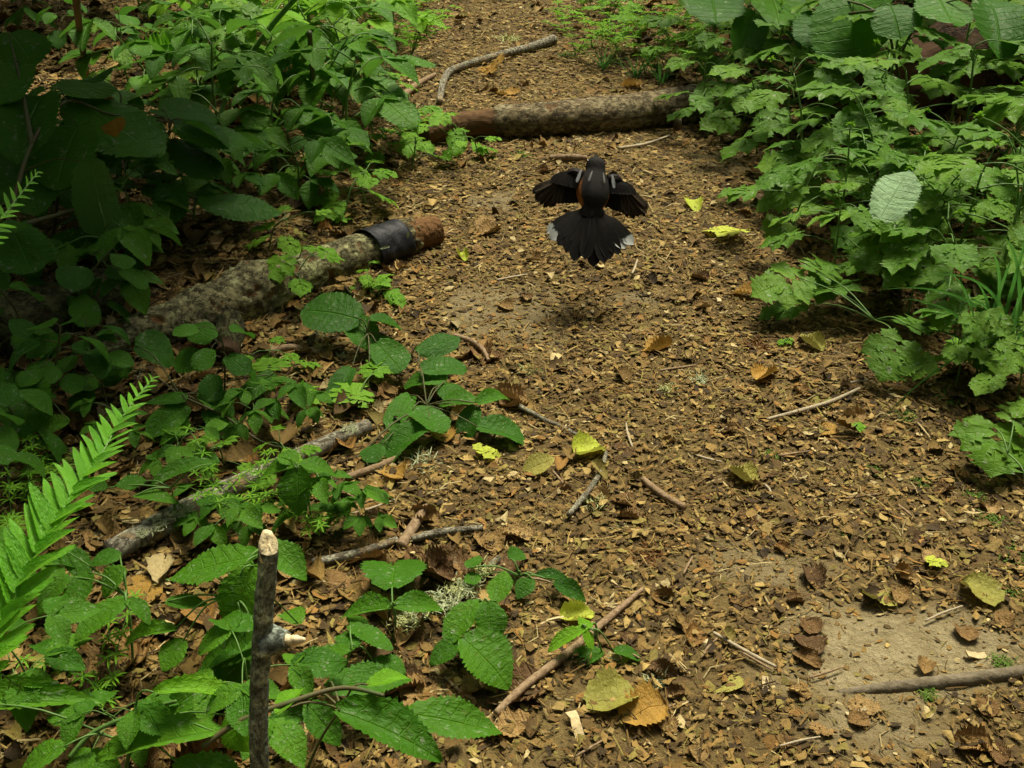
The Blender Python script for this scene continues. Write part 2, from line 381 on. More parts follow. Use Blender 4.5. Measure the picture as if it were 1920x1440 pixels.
def pick(key, mat):
    if mat not in LEAF[key]: LEAF[key][mat] = [mesh(f'{key}_leaf', d[0], d[1], mat, d[2]) for d in SHAPE[key]]
    return random.choice(LEAF[key][mat])
def leaf_matrix(b, t, width, nrm, off):
    y = (t - b); L = y.length; y.normalize(); n = Vector(nrm); x = y.cross(n)
    if x.length < 1e-4: x = Vector((1, 0, 0))
    x.normalize(); z = x.cross(y)
    m = Matrix((x * width, y * L, z * L)).transposed().to_4x4(); m.translation = b - off
    return m
def up_normal(tilt=.25): return Vector((random.gauss(0, tilt), random.gauss(-.12, tilt), 1)).normalized()
def stalk(parent, pts, r0, r1, mat='stem', name='petiole'):
    off = parent.location; pts = [Vector(p) - off for p in pts]
    n = len(pts); V, Fc, uv, a = tube(pts, [r0 + (r1 - r0) * k / (n - 1) for k in range(n)], 5, 4)
    return link(name, mesh(name, V, Fc, mat, uv, {'bark': a}), parent)

# ================================================================ setting
def axis(lo, hi, step, far):
    a = list(np.arange(lo, hi + 1e-6, step)); s = step; x = lo; left = []
    while x > -far: s *= 1.5; x -= s; left.append(x)
    s = step; x = hi; right = []
    while x < far: s *= 1.5; x += s; right.append(x)
    return np.array(left[::-1] + a + right)
BARE = [(1690, 1225, 260, 84), (950, 590, 110, 60), (1420, 1065, 180, 45), (1560, 1180, 140, 60), (1650, 1370, 160, 40), (1180, 560, 60, 20), (940, 375, 60, 25), (1330, 300, 80, 22)]
BARE_W = [(G(bx, by), (G(bx + rx, by) - G(bx, by)).length, (G(bx, by - ry) - G(bx, by)).length) for bx, by, rx, ry in BARE]
def bare_field(X, Y, Z):
    """0..1 trodden bare soil patches on the trail"""
    o = np.zeros_like(X); w = fbm(np.stack([X * 9, Y * 9, X * 0 + 2], -1), 3)
    for k, (c, ex, ey) in enumerate(BARE_W):
        d = np.sqrt(((X - c.x) / ex) ** 2 + ((Y - c.y) / ey) ** 2)
        o = np.maximum(o, (1 - sstep(.45, 1.25, d + (w - .5) * 1.3)) * (1.0 if k == 0 else .62))
    return o
gx, gy = axis(-3.4, 3.4, .03, 60), axis(.2, 7.0, .03, 80)
XX, YY = np.meshgrid(gx, gy); BF = bare_field(XX, YY, None)
def fine(X, Y, b): return (fbm(np.stack([X * 14, Y * 14, X * 0], -1)) - .5) * .014 * (1 - .7 * b)
def on_ground(p, h):
    q = np.array([p.x]), np.array([p.y]); return Vector((p.x, p.y, float(H(p.x, p.y)) + float(fine(q[0], q[1], bare_field(q[0], q[1], None))[0]) + h))
ZZ = H(XX, YY) + fine(XX, YY, BF)
nx, ny = len(gx), len(gy)
ii = np.arange(nx * ny).reshape(ny, nx)
quads = np.stack([ii[:-1, :-1], ii[:-1, 1:], ii[1:, 1:], ii[1:, :-1]], -1).reshape(-1, 4)
g_me = mesh('ground', np.stack([XX, YY, ZZ], -1).reshape(-1, 3), quads, 'soil', None, {'bare': BF.ravel()})
tag(link('ground', g_me), 'brown forest soil of the trail and its banks', 'ground', kind='structure')

# ---------------------------------------------------------------- leaf litter that nobody could count
def litter(n, size_lo, size_hi, templates, colours, weights, name, label, lift=.0, keep_bare=.12, pitch=.35, seed=1, on_trail=1.0):
    r = np.random.default_rng(seed)
    Y = r.uniform(.55, 6.2, n * 4); X = r.uniform(-3.6, 3.6, n * 4)
    inside = np.abs(X) < .50 * Y * 1.12 + .35
    dens = np.interp(Y, [.5, 2, 3.5, 6.2], [1, 1, .62, .38])
    b = bare_field(X, Y, None)
    keep = inside & (r.random(n * 4) < dens * (on_trail + (1 - on_trail) * sstep(.30, .65, np.abs(X - trail_x(Y)))) * (1 - (1 - keep_bare) * b)); X, Y, b = X[keep][:n], Y[keep][:n], b[keep][:n]; m = len(X)
    S = (size_lo + (size_hi - size_lo) * r.random(m) ** 2.2) * np.interp(Y, [1, 3, 6], [1, 1.15, 1.5]) * (1 - .35 * b)
    off_trail = sstep(.35, .8, np.abs(X - trail_x(Y))); S *= 1 + .45 * off_trail
    Z = H(X, Y) + fine(X, Y, b) + lift * r.random(m) * (1 - b) + .0012 + off_trail * .006 * r.random(m)
    yaw = r.uniform(0, 2 * np.pi, m); pt = pitch * (1 - .7 * b); tx, ty = r.normal(0, 1, m) * pt, r.normal(0, 1, m) * pt
    cy, sy, cx, sx, ca, sa = np.cos(yaw), np.sin(yaw), np.cos(tx), np.sin(tx), np.cos(ty), np.sin(ty)
    ti = r.integers(0, len(templates), m); VV, FF, CC, o = [], [], [], 0
    ci = r.choice(len(colours), m, p=np.array(weights) / sum(weights)); col = np.array(colours)[ci] * r.uniform(.6, 1.25, (m, 1))
    for k, (tv, tf) in enumerate(templates):
        s = np.where(ti == k)[0]
        if not len(s): continue
        p = tv[None] * S[s][:, None, None]
        x, y, z = p[..., 0], p[..., 1], p[..., 2]
        y, z = y * cx[s][:, None] - z * sx[s][:, None], y * sx[s][:, None] + z * cx[s][:, None]
        x, z = x * ca[s][:, None] + z * sa[s][:, None], -x * sa[s][:, None] + z * ca[s][:, None]
        x, y = x * cy[s][:, None] - y * sy[s][:, None], x * sy[s][:, None] + y * cy[s][:, None]
        q = np.stack([x + X[s][:, None], y + Y[s][:, None], z + Z[s][:, None]], -1)
        VV.append(q.reshape(-1, 3)); kv = len(tv)
        FF.append((np.array(tf)[None] + (np.arange(len(s)) * kv)[:, None, None] + o).reshape(-1, 3)); o += kv * len(s)
        CC.append(np.repeat(col[s], kv, 0))
    VV, FF, CC = np.concatenate(VV).astype(np.float32), np.concatenate(FF).astype(np.int32), np.concatenate(CC)
    me = bpy.data.meshes.new(name); me.vertices.add(len(VV)); me.vertices.foreach_set('co', VV.ravel())
    me.loops.add(FF.size); me.loops.foreach_set('vertex_index', FF.ravel()); me.polygons.add(len(FF))
    me.polygons.foreach_set('loop_start', np.arange(0, FF.size, 3, dtype=np.int32))
    a = me.attributes.new('tint', 'FLOAT_COLOR', 'POINT'); a.data.foreach_set('color', np.concatenate([CC, np.ones((len(CC), 1))], 1).astype(np.float32).ravel())
    me.materials.append(M['litter']); me.update(calc_edges=True); me.validate()
    return tag(link(name, me), label, 'litter', kind='stuff')
def frag(seed):
    r = np.random.default_rng(seed); k = r.integers(5, 8); a = (np.arange(k) + r.uniform(-.45, .45, k)) * 2 * np.pi / k; rad = r.uniform(.30, .66, k)
    asp = r.uniform(.20, .70); v = [(0, 0, r.uniform(-.04, .1))] + [(math.cos(t) * q, math.sin(t) * q * asp, r.normal(0, .06)) for t, q in zip(a, rad)]
    v = np.array(v); c = r.uniform(-.4, .7); v[:, 2] += c * v[:, 0] ** 2 * .6
    return v, [(0, 1 + j, 1 + (j + 1) % k) for j in range(k)]
def sliver(seed):
    r = np.random.default_rng(seed); L = 1.0; w = r.uniform(.03, .07); b = r.normal(0, .12)
    v = np.array([(-.5, 0, 0), (-.5, w, .0), (0, b, .03), (0, b + w, .03), (.5, 0, 0), (.5, w * .6, 0), (-.5, w / 2, w * .7), (0, b + w / 2, .03 + w * .7), (.5, w / 3, w * .6)])
    return v, [(0, 2, 7), (0, 7, 6), (6, 7, 3), (6, 3, 1), (2, 4, 8), (2, 8, 7), (7, 8, 5), (7, 5, 3)]
LC = [tuple(a * b for a, b in zip(c, (.95, .97, .90))) for c in [(.235, .145, .042), (.160, .095, .027), (.34, .23, .078), (.090, .053, .016), (.43, .33, .16), (.215, .165, .040), (.25, .13, .032), (.05, .030, .011)]]
litter(210000, .006, .025, [frag(i) for i in range(24)], LC, [22, 22, 13, 15, 3, 11, 7, 9], 'leaf_litter', 'crumbled brown leaf litter covering the forest trail', .007, .26, .15, 1)
litter(62000, .010, .044, [sliver(i) for i in range(10)], LC, [16, 18, 16, 14, 10, 10, 6, 10], 'needle_litter', 'thin dry stalks and needles strewn over the trail', .009, .35, .12, 2)

def leafy(seed):            # whole small dead leaves, flattened into the litter
    r = np.random.default_rng(seed); v, f, u = strip_leaf([p_bramble, p_hazel, p_lance][seed % 3], 8, .12, .25, .25, 0, 0, 8, cross=(-1, 0, 1), seed=seed, wav=.06)
    v = v * np.array([r.uniform(.5, .8), 1, 1]); v[:, 1] -= .5; k = r.uniform(.5, 3); v[:, 2] += v[:, 0] ** 2 * k + r.uniform(-.2, .5) * v[:, 1] ** 2
    return v, [t for q in f for t in ((q[0], q[1], q[2]), (q[0], q[2], q[3]))]
litter(3200, .022, .046, [leafy(i) for i in range(9)], LC, [22, 22, 14, 14, 4, 9, 9, 6], 'dead_leaves', 'flattened dead leaves lying loose all over the forest floor', .012, .12, .18, 3, .22)

# ================================================================ logs and sticks
def log(name, pts, label, mat, seg=56, per=26, rough=.10, bare=None, seed=0, cat='log', plates=.006, knots=(), thr=.30):
    """pts: (px, py, radius in px); bare: (lo, hi) share of the length with bark fallen off"""
    w = []
    for x, y, rp in pts:
        p = G(x, y, .03); r = rp / ppm(p); w.append((G(x, y, r * .85), r))
    base = w[0][0].copy(); C = [p - base for p, _ in w]
    V, Fc, uv, a = tube(C, [r for _, r in w], seg, per, rough, True, seed)
    al = np.repeat(np.linspace(0, 1, (len(V)) // seg), seg)
    q = V / w[0][1]
    nz = fbm(q * 1.1 + seed, 4); b = (nz > thr).astype(float)
    if bare: b = np.where((al + (nz - .5) * .30 > bare[0]) & (al + (nz - .5) * .30 < bare[1]), 0, b)
    cen = np.repeat(V.reshape(-1, seg, 3).mean(1), seg, 0); d = V - cen; dn = d / (np.linalg.norm(d, axis=1)[:, None] + 1e-9)
    V = V + dn * (b * plates + (fbm(q * 4 + 3, 3) - .5) * .008)[:, None]
    for kx, kr, kh in knots:                       # swollen knots: share along, reach, height
        V = V + dn * (kh * np.exp(-((al - kx) / kr) ** 2) * (.5 + fbm(q * 2 + 9, 3)))[:, None]
    o = link(name, mesh(name, V, Fc, mat, uv, {'bark': b})); o.location = base
    return tag(o, label, cat), w
log1, _ = log('fallen_log', [(795, 252, 22), (850, 238, 26), (950, 230, 29), (1080, 222, 31), (1200, 210, 32), (1300, 198, 33), (1400, 188, 33)],
    'grey barked log lying straight across the trail with its bared left end', 'log', bare=(-1, .30), seed=1)
log2, w2 = log('fallen_log', [(175, 655, 18), (235, 634, 30), (330, 604, 36), (430, 566, 40), (530, 530, 36), (650, 484, 33), (740, 454, 32), (790, 438, 30), (818, 432, 28)],
    'lichened log left of the trail with a black plastic sleeve near its sawn end', 'logwet', bare=(.80, 2), seed=5, knots=((.44, .05, .020), (.31, .03, .008)), thr=.33, plates=.0055)
# broken stubs under the big knot
def stub(parent, a, b, r0, r1, mat, label=None, name='branch_stub', seg=14, rough=.25):
    V, Fc, uv, at = tube([a - parent.location, (a + b) / 2 - parent.location, b - parent.location], [r0, (r0 + r1) / 2, r1], seg, 8, rough, True, 4)
    k = np.linalg.norm(V - np.array(b - parent.location), axis=1); at = (k > (b - a).length * .35).astype(float)
    o = link(name, mesh(name, V, Fc, mat, uv, {'bark': at}), parent)
    if label: o['label'] = label
    return o
stub(log2, G(432, 600, .05), G(424, 668, .025), .030, .021, 'mosslog', 'broken stub with torn reddish wood', rough=.5)
stub(log2, G(372, 612, .05), G(376, 648, .035), .026, .017, 'logwet', 'short broken stub with torn wood', rough=.5)
stub(log1, G(1268, 205, .07), G(1272, 250, .0), .016, .012, 'log')
# black plastic sleeve wrapped over the log
def sleeve():
    i0, i1 = w2[5][0], w2[7][0]
    a = i0.lerp(i1, .24); b = i0.lerp(i1, .68); ax = (b - a).normalized(); r = max(w2[5][1], w2[6][1]) * 1.04 + .010
    e1 = ax.cross(Vector((0, 0, 1))).normalized(); e2 = e1.cross(ax)
    V, Fc = [], []; nu, nv = 14, 40; T = .0022
    for lay in (0, 1):
        for i in range(nu + 1):
            for j in range(nv + 1):
                th = R(-38 + 236 * j / nv); u = i / nu
                rr = r + .0012 * math.sin(i * 1.3 + j * .4) + .0035 * math.exp(-((j - 6) / 3) ** 2) - lay * T + (.002 if i in (0, nu) else 0)
                c = a.lerp(b, u + .05 * math.sin(j * .16)); V.append(c + (e1 * math.cos(th) + e2 * math.sin(th)) * rr - a)
    k = (nu + 1) * (nv + 1); id = lambda l, i, j: l * k + i * (nv + 1) + j
    for l in (0, 1):
        for i in range(nu):
            for j in range(nv):
                q = (id(l, i, j), id(l, i + 1, j), id(l, i + 1, j + 1), id(l, i, j + 1)); Fc.append(q if l == 0 else q[::-1])
    for i in range(nu):
        Fc.append((id(0, i + 1, 0), id(0, i, 0), id(1, i, 0), id(1, i + 1, 0))); Fc.append((id(0, i, nv), id(0, i + 1, nv), id(1, i + 1, nv), id(1, i, nv)))
    for j in range(nv):
        Fc.append((id(0, 0, j), id(0, 0, j + 1), id(1, 0, j + 1), id(1, 0, j))); Fc.append((id(0, nu, j + 1), id(0, nu, j), id(1, nu, j), id(1, nu, j + 1)))
    o = link('plastic_sleeve', mesh('plastic_sleeve', V, Fc, 'black')); o.location = a
    tag(o, 'glossy black plastic sleeve wrapped over the sawn end of the log', 'sleeve')
    for (x, y, dx, dy) in ((713, 466, 9, 3), (764, 446, 2, 9)):
        p = G(x, y, .075); s = 1 / ppm(p); v, f, u = strip_leaf(p_lance, 6, .2, .1, .2, .1, seed=3)
        link('tape_scrap', mesh('tape_scrap', v, f, 'lichen', u), o, leaf_matrix(p, p + Vector((dx * s * 2, 0, dy * s * 1.5)), 7 * s, (0, -1, .6), a))
sleeve()
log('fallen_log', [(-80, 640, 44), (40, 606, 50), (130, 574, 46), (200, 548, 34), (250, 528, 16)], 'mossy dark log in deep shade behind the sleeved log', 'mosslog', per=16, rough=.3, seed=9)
log('rotten_log', [(1530, 215, 40), (1620, 175, 62), (1740, 140, 72), (1880, 105, 75), (2000, 80, 70)], 'dark reddish rotten log hidden behind the right bank leaves', 'rotlog', per=24, rough=.4, seed=13, bare=(.0, .55))

def stick(name, pts, label, mat='stick', rough=.14, h=None, seed=0, cat='stick', group=None, per=10, seg=12):
    w = []
    for q in pts:
        x, y, rp = q[:3]; p = G(x, y); r = rp / ppm(p); w.append((G(x, y, r * .9 + (q[3] if len(q) > 3 else .006)), r))
    base = w[0][0].copy()
    V, Fc, uv, a = tube([p - base for p, _ in w], [r for _, r in w], seg, per, rough, True, seed)
    if mat == 'stick': a = (fbm(V / w[0][1] * .8 + seed) > .33).astype(float)
    o = link(name, mesh(name, V, Fc, mat, uv, {'bark': a})); o.location = base
    return tag(o, label, cat, group)
stick('fallen_branch', [(824, 192, 6), (836, 142, 7), (868, 124, 7), (935, 104, 7), (990, 90, 8), (1038, 74, 9)], 'grey bent branch on the trail beyond the cross log', seed=2, cat='branch')
stick('fallen_branch', [(205, 1035, 22), (290, 992, 24), (375, 945, 23), (480, 893, 18), (590, 843, 17), (690, 798, 13)], 'thick lichened branch lying beside the fern frond', seed=4, cat='branch')
stick('fallen_branch', [(1570, 1300, 6, -.006), (1640, 1292, 11, -.006), (1720, 1284, 13, -.006), (1820, 1273, 13, -.005), (1960, 1254, 13, -.004)], 'brown half buried branch at the bare soil patch', 'greytwig', .2, seed=6, cat='branch')
stick('broken_stick', [(930, 1338, 7), (985, 1285, 8), (1060, 1228, 8), (1140, 1160, 7), (1205, 1104, 4)], 'straight reddish brown stick crossing the trail edge', 'twig', .08, seed=8)
stick('broken_stick', [(585, 1056, 9), (670, 1038, 9), (745, 1012, 7)], 'greyish stick under the brown leaves left of the trail', seed=10)
stick('broken_stick', [(770, 1010, 8), (830, 998, 8), (905, 990, 6)], 'pale whitish lichened stick end pointing at the trail', seed=12)
stick('broken_stick', [(752, 1024, 10), (772, 992, 10), (798, 952, 8)], 'short dark brown stick leaning over the pale stick', 'twig', seed=14)
stick('broken_stick', [(740, 1182, 7), (800, 1150, 9), (870, 1108, 9), (935, 1046, 6)], 'dark stick crusted with pale lichen beside three leaflets', seed=16)
stick('broken_stick', [(1066, 966, 5), (1100, 925, 6), (1126, 885, 5), (1136, 848, 4)], 'thin grey stick below the folded yellow leaf', seed=18)
stick('broken_stick', [(1205, 898, 6), (1240, 926, 7), (1285, 952, 6)], 'stubby brown stick in the middle of the trail', 'twig', seed=20)
stick('broken_stick', [(1438, 786, 3), (1500, 770, 4), (1560, 752, 4), (1612, 728, 3)], 'pale straight stick under the green fallen leaf', 'paletwig', .06, seed=22)
stick('broken_stick', [(650, 895, 7), (700, 878, 7), (745, 858, 5)], 'brown stick below the hazel seedling', 'twig', seed=24)
stick('broken_stick', [(850, 628, 4), (885, 640, 5), (905, 655, 5), (916, 676, 3)], 'small curved twig at the left trail edge', 'twig', seed=26)
stick('broken_stick', [(975, 762, 5), (1020, 786, 4), (1065, 806, 4), (1105, 830, 2)], 'thin grey twig right of the hazel seedling', seed=28)
stick('broken_stick', [(1338, 1186, 3), (1400, 1222, 4), (1455, 1250, 3)], 'thin pale twig left of the bare soil', 'paletwig', seed=30)
stick('broken_stick', [(1160, 278, 3), (1210, 270, 3), (1256, 254, 2)], 'slim twig in front of the cross log', 'paletwig', seed=32)
stick('broken_stick', [(1030, 296, 6), (1070, 295, 7), (1100, 296, 5)], 'dark stick lying just left of the bird head', 'twig', seed=34)
stick('broken_stick', [(480, 668, 6), (540, 652, 7), (600, 660, 5)], 'brown root like stick below the sleeved log', 'twig', seed=36)
stick('broken_stick', [(745, 190, 7), (780, 160, 6), (815, 140, 4)], 'brown twig poking from leaves beside the bent branch', 'twig', seed=38)
for k, (x, y, L, a) in enumerate([(1330, 1215, 60, 60), (1045, 330, 30, 80), (1250, 1330, 90, 30), (1600, 720, 60, 20), (1180, 815, 70, 100), (1270, 690, 70, 12), (1420, 1240, 70, -40), (1050, 900, 60, -60), (700, 950, 90, 25), (640, 920, 80, -35), (860, 1290, 80, -50), (1490, 850, 60, 12), (1110, 1400, 80, 40),
        (1330, 860, 50, -20), (960, 520, 60, 15), (1190, 500, 40, 75), (1290, 1060, 50, 70), (1440, 920, 40, -65), (1180, 1220, 60, -45), (1550, 1260, 70, 25), (1770, 1150, 80, 30), (1620, 930, 70, 10), (1010, 1090, 80, -15), (920, 1180, 60, 55), (1500, 1390, 80, 18), (1700, 960, 50, -50)]):
    dx, dy = L / 2 * math.cos(R(a)), -L / 2 * math.sin(R(a)) * .7
    stick('dry_twig', [(x - dx, y - dy, 2.2), (x + random.uniform(-4, 4), y + random.uniform(-4, 4), 2.6), (x + dx, y + dy, 1.6)], 'short thin dry twig lying in the trail litter', random.choice(['twig', 'paletwig', 'twig']), .1, seed=50 + k, cat='twig', group='short dry twigs in the litter', per=4, seg=6)

# upright broken stake in the foreground
def stake():
    top = P(503, 1030, 1.02); base = G(494, 1590, -.02); base2 = base.lerp(top, .0)
    t = thing('broken_stake', base, 'upright broken stake with pale cut top in front of leaves', 'stake')
    mid = base.lerp(top, .5) + Vector((-.007, 0, 0))
    V, Fc, uv, a = tube([base - base, mid - base, top - base], [.0108, .0098, .0090], 24, 60, .16, False, 77)
    a = (fbm(V * 60) > .25).astype(float)
    link('shaft', mesh('shaft', V, Fc, 'stake', uv, {'bark': a}), t)
    ax = (top - base).normalized()
    # slanting pale cut
    seg = 18; VV = []; e1 = ax.cross(Vector((0, 1, 0))).normalized(); e2 = e1.cross(ax)
    for lv, (rr, hh, sl) in enumerate([(.0096, -.010, .0), (.0092, .003, .010), (.0080, .006, .012), (.0048, .004, .008), (.0012, .005, .0)]):
        for j in range(seg):
            th = 2 * math.pi * j / seg
            VV.append(top - base + ax * (hh + sl * math.sin(th + .4) + random.uniform(-.0013, .0013) * (lv > 0)) + (e1 * math.cos(th) + e2 * math.sin(th)) * rr * random.uniform(.92, 1.04))
    FF = [(l * seg + j, l * seg + (j + 1) % seg, (l + 1) * seg + (j + 1) % seg, (l + 1) * seg + j) for l in range(4) for j in range(seg)] + [tuple(range(4 * seg, 5 * seg))]
    o = link('cut_top', mesh('cut_top', VV, FF, 'rawwood'), t); o['label'] = 'pale freshly cut wood'
    a0 = base.lerp(top, .60); q = top.lerp(base, 0)
    # find the point on the shaft that projects near y = 1205
    best = min((abs(720 - F * ((p.z - CAM_H) * CP + p.y * SP) / (p.y * CP - (p.z - CAM_H) * SP) - 1205), p) for p in [base.lerp(top, k / 60) for k in range(61)])[1]
    d = best.y * CP - (best.z - CAM_H) * SP; tip = P(572, 1199, d - .015); m = best.lerp(tip, .55)
    stub(t, best, m, .0165, .0085, 'stake', None, 'side_stub', 14, .3)
    V, Fc, uv, a = tube([best.lerp(tip, .45) - base, best.lerp(tip, .75) - base, tip - base], [.0058, .0046, .0014], 10, 8, .7, True, 3)
    link('splintered_tip', mesh('splintered_tip', V, Fc, 'rawwood', uv), t)['label'] = 'pale splintered wood tip'
stake()

# ================================================================ plants
def plant(name, label, cat, base, group=None): return thing(name, base, label, cat, group)
def add_leaf(pl, kind, mat, b, t, width, nrm=None, root=None, part='leaf', pet=True, stemmat='stem'):
    """b, t: world base and tip"""
    nrm = nrm or up_normal(.18)
    o = link(part, pick(kind, mat), pl, leaf_matrix(b, t, width, nrm, pl.location))
    if pet and root is not None:
        m = (root + b) / 2 + Vector((0, 0, .35 * abs(b.z - root.z) + .005))
        stalk(pl, [root, m, b + (t - b) * .02], .0016, .0010, stemmat)
    return o
def hand_plant(name, label, base, leaves, kind, mat, height=.08, cat='plant', joint=None, group=None, stemmat='stem', stem_r=.002, part='leaf', branches=()):
    """leaves: (xb, yb, xt, yt, width px, base height, tip height[, material[, kind]]) in photo pixels, heights over the ground"""
    B = G(*base); pl = plant(name, label, cat, B, group); J = None
    if joint: J = G(*joint); stalk(pl, [B, B.lerp(J, .5) + Vector((.004, 0, .02)), J], stem_r, stem_r * .7, stemmat, 'stem')
    nodes = []
    for br in branches:
        q = [G(*z) for z in br]; k = len(q); V, Fc, uv, a = tube([z - B for z in q], [stem_r * (1 - .7 * i / (k - 1)) for i in range(k)], 6, 5); link('branch', mesh('branch', V, Fc, stemmat, uv, {'bark': a}), pl)
        nodes += [u.lerp(v, t / 6) for u, v in zip(q, q[1:]) for t in range(7)]
    for lf in leaves:
        xb, yb, xt, yt, wp, hb, ht = lf[:7]; m = lf[7] if len(lf) > 7 and lf[7] else mat; k = lf[8] if len(lf) > 8 else kind
        b, t = G(xb, yb, hb), G(xt, yt, ht); w = wp / ppm(b) * 1.12
        add_leaf(pl, k, m, b, t, w, root=min(nodes, key=lambda z: (z - b).length) if nodes else (J or B), part=part, stemmat=stemmat)
    return pl

# ---- left foreground
hand_plant('bramble_plant', 'broad leaved plant at the lower left corner with one bright leaf', (230, 1480), [
    (-80, 1318, 192, 1300, 62, .10, .10), (410, 1372, 165, 1400, 84, .13, .11), (292, 1300, 458, 1284, 46, .16, .15, 'young'), (430, 1340, 470, 1415, 62, .12, .08, 'young'),
    (120, 1400, 20, 1440, 70, .1, .08), (330, 1430, 480, 1470, 80, .1, .08)], 'bramble', 'bramble', joint=(250, 1400, .06), stem_r=.003)
hand_plant('hazel_sprig', 'broad bright leaves at the bottom edge right of the stake', (560, 1480), [
    (762, 1338, 948, 1362, 84, .12, .09), (632, 1332, 835, 1402, 92, .14, .11), (690, 1284, 768, 1262, 44, .15, .15, 'young'), (612, 1290, 775, 1262, 74, .07, .06, 'hazel'),
    (520, 1338, 568, 1280, 40, .15, .15, 'young'), (575, 1320, 640, 1390, 60, .08, .05, 'hazel')], 'bramble', 'bramble', joint=(640, 1330, .12), stemmat='redstem')
hand_plant('bramble_seedling', 'bramble with toothed leaflets left of the reddish brown stick', (880, 1290), [
    (930, 1128, 946, 1068, 50, .07, .09), (900, 1128, 828, 1205, 60, .075, .05), (915, 1128, 926, 1208, 60, .08, .05), (868, 1196, 962, 1277, 105, .06, .03), (868, 1200, 802, 1242, 46, .05, .03), (886, 1205, 858, 1228, 55, .04, .03)], 'bramble', 'bramble', joint=(905, 1140, .065), part='leaflet')
hand_plant('bramble_seedling', 'bramble with three spread leaflets beside the lichen crusted stick', (738, 1215), [
    (735, 1102, 742, 1018, 118, .06, .05), (733, 1140, 630, 1142, 52, .06, .045), (740, 1136, 838, 1124, 46, .06, .05)], 'bramble', 'bramble', joint=(736, 1138, .055), part='leaflet')
hand_plant('bramble_seedling', 'bramble with dusty leaflets between stake and spread leaflets', (640, 1285), [
    (662, 1218, 546, 1246, 60, .07, .05), (655, 1172, 738, 1214, 58, .06, .05), (665, 1215, 640, 1170, 50, .06, .06), (700, 1240, 760, 1262, 54, .03, .03), (690, 1180, 650, 1152, 30, .03, .03)], 'bramble', 'bramble', joint=(660, 1215, .055), part='leaflet')
hand_plant('bramble_plant', 'bramble with dark leaflets right beside the fern frond', (250, 1260), [
    (226, 1042, 166, 1046, 52, .11, .11), (168, 1072, 122, 1142, 58, .11, .09), (236, 1068, 180, 1108, 64, .12, .10), (240, 1122, 134, 1192, 66, .12, .10), (236, 1128, 288, 1162, 46, .12, .1), (130, 1080, 60, 1140, 50, .10, .08), (120, 1030, 165, 1085, 50, .08, .07)], 'bramble', 'bramble', joint=(238, 1118, .10), part='leaflet')
hand_plant('bramble_plant', 'bramble with large dark leaflets just behind the stake', (400, 1330), [
    (486, 1040, 308, 1080, 86, .17, .14), (478, 1058, 420, 1188, 82, .17, .11), (500, 1020, 578, 1082, 62, .17, .14), (312, 1128, 392, 1130, 32, .12, .12), (490, 1205, 340, 1262, 90, .09, .06), (345, 1200, 300, 1255, 60, .08, .06), (470, 1230, 345, 1330, 90, .06, .04),
    (330, 1180, 215, 1185, 40, .09, .07), (400, 1080, 365, 1045, 50, .12, .12), (560, 1170, 530, 1130, 50, .06, .06)], 'bramble', 'bramble', joint=(440, 1120, .13), part='leaflet', stem_r=.0025)
hand_plant('bramble_seedling', 'upright bramble with drooping middle leaflet over the lichened branch', (585, 985), [
    (556, 868, 522, 843, 40, .13, .14), (552, 876, 476, 888, 46, .13, .11), (562, 872, 638, 876, 44, .13, .12), (560, 876, 553, 966, 64, .13, .08), (580, 957, 664, 960, 34, .05, .04), (560, 962, 500, 985, 34, .04, .03)], 'bramble', 'waterlight', joint=(560, 900, .11), part='leaflet') if False else \
hand_plant('bramble_seedling', 'upright bramble with drooping middle leaflet over the lichened branch', (585, 985), [
    (556, 868, 522, 843, 40, .13, .14), (552, 876, 476, 888, 46, .13, .11), (562, 872, 638, 876, 44, .13, .12), (560, 876, 553, 966, 64, .13, .08), (580, 957, 664, 960, 34, .05, .04), (560, 962, 500, 985, 34, .04, .03)], 'bramble', 'bramble', joint=(560, 900, .11), part='leaflet')
hand_plant('bramble_seedling', 'bramble with three flat leaflets above the lichened branch', (330, 1000), [
    (400, 868, 278, 896, 46, .10, .09), (272, 902, 214, 908, 40, .08, .08), (252, 930, 342, 928, 36, .08, .08), (200, 915, 160, 905, 30, .07, .07)], 'bramble', 'bramble', joint=(320, 915, .08), part='leaflet')
# ---- hazel seedlings, middle
hand_plant('hazel_seedling', 'hazel seedling with big round leaf below the sleeved log', (690, 740), [
    (676, 600, 566, 566, 96, .07, .09), (652, 598, 696, 640, 60, .06, .05), (694, 600, 758, 606, 60, .07, .06), (705, 642, 754, 690, 62, .05, .04), (740, 640, 700, 640, 40, .04, .04), (660, 690, 620, 740, 40, .03, .03)], 'hazel', 'hazel', joint=(690, 625, .05), stemmat='redstem')
hand_plant('hazel_seedling', 'hazel seedling with drooping leaves reaching onto the trail', (660, 870), [
    (782, 660, 862, 628, 46, .06, .07), (790, 694, 876, 682, 56, .06, .06), (838, 714, 754, 704, 50, .05, .05), (820, 722, 878, 748, 52, .05, .03), (892, 756, 824, 744, 48, .05, .05), (894, 756, 958, 734, 34, .05, .05), (892, 762, 868, 812, 40, .04, .02),
    (894, 800, 988, 812, 60, .03, .025), (772, 768, 840, 802, 66, .05, .04), (808, 792, 700, 850, 56, .04, .03), (716, 834, 682, 862, 44, .03, .02), (770, 740, 730, 790, 44, .03, .03)], 'hazel', 'hazel', joint=(800, 760, .035), stemmat='redstem')
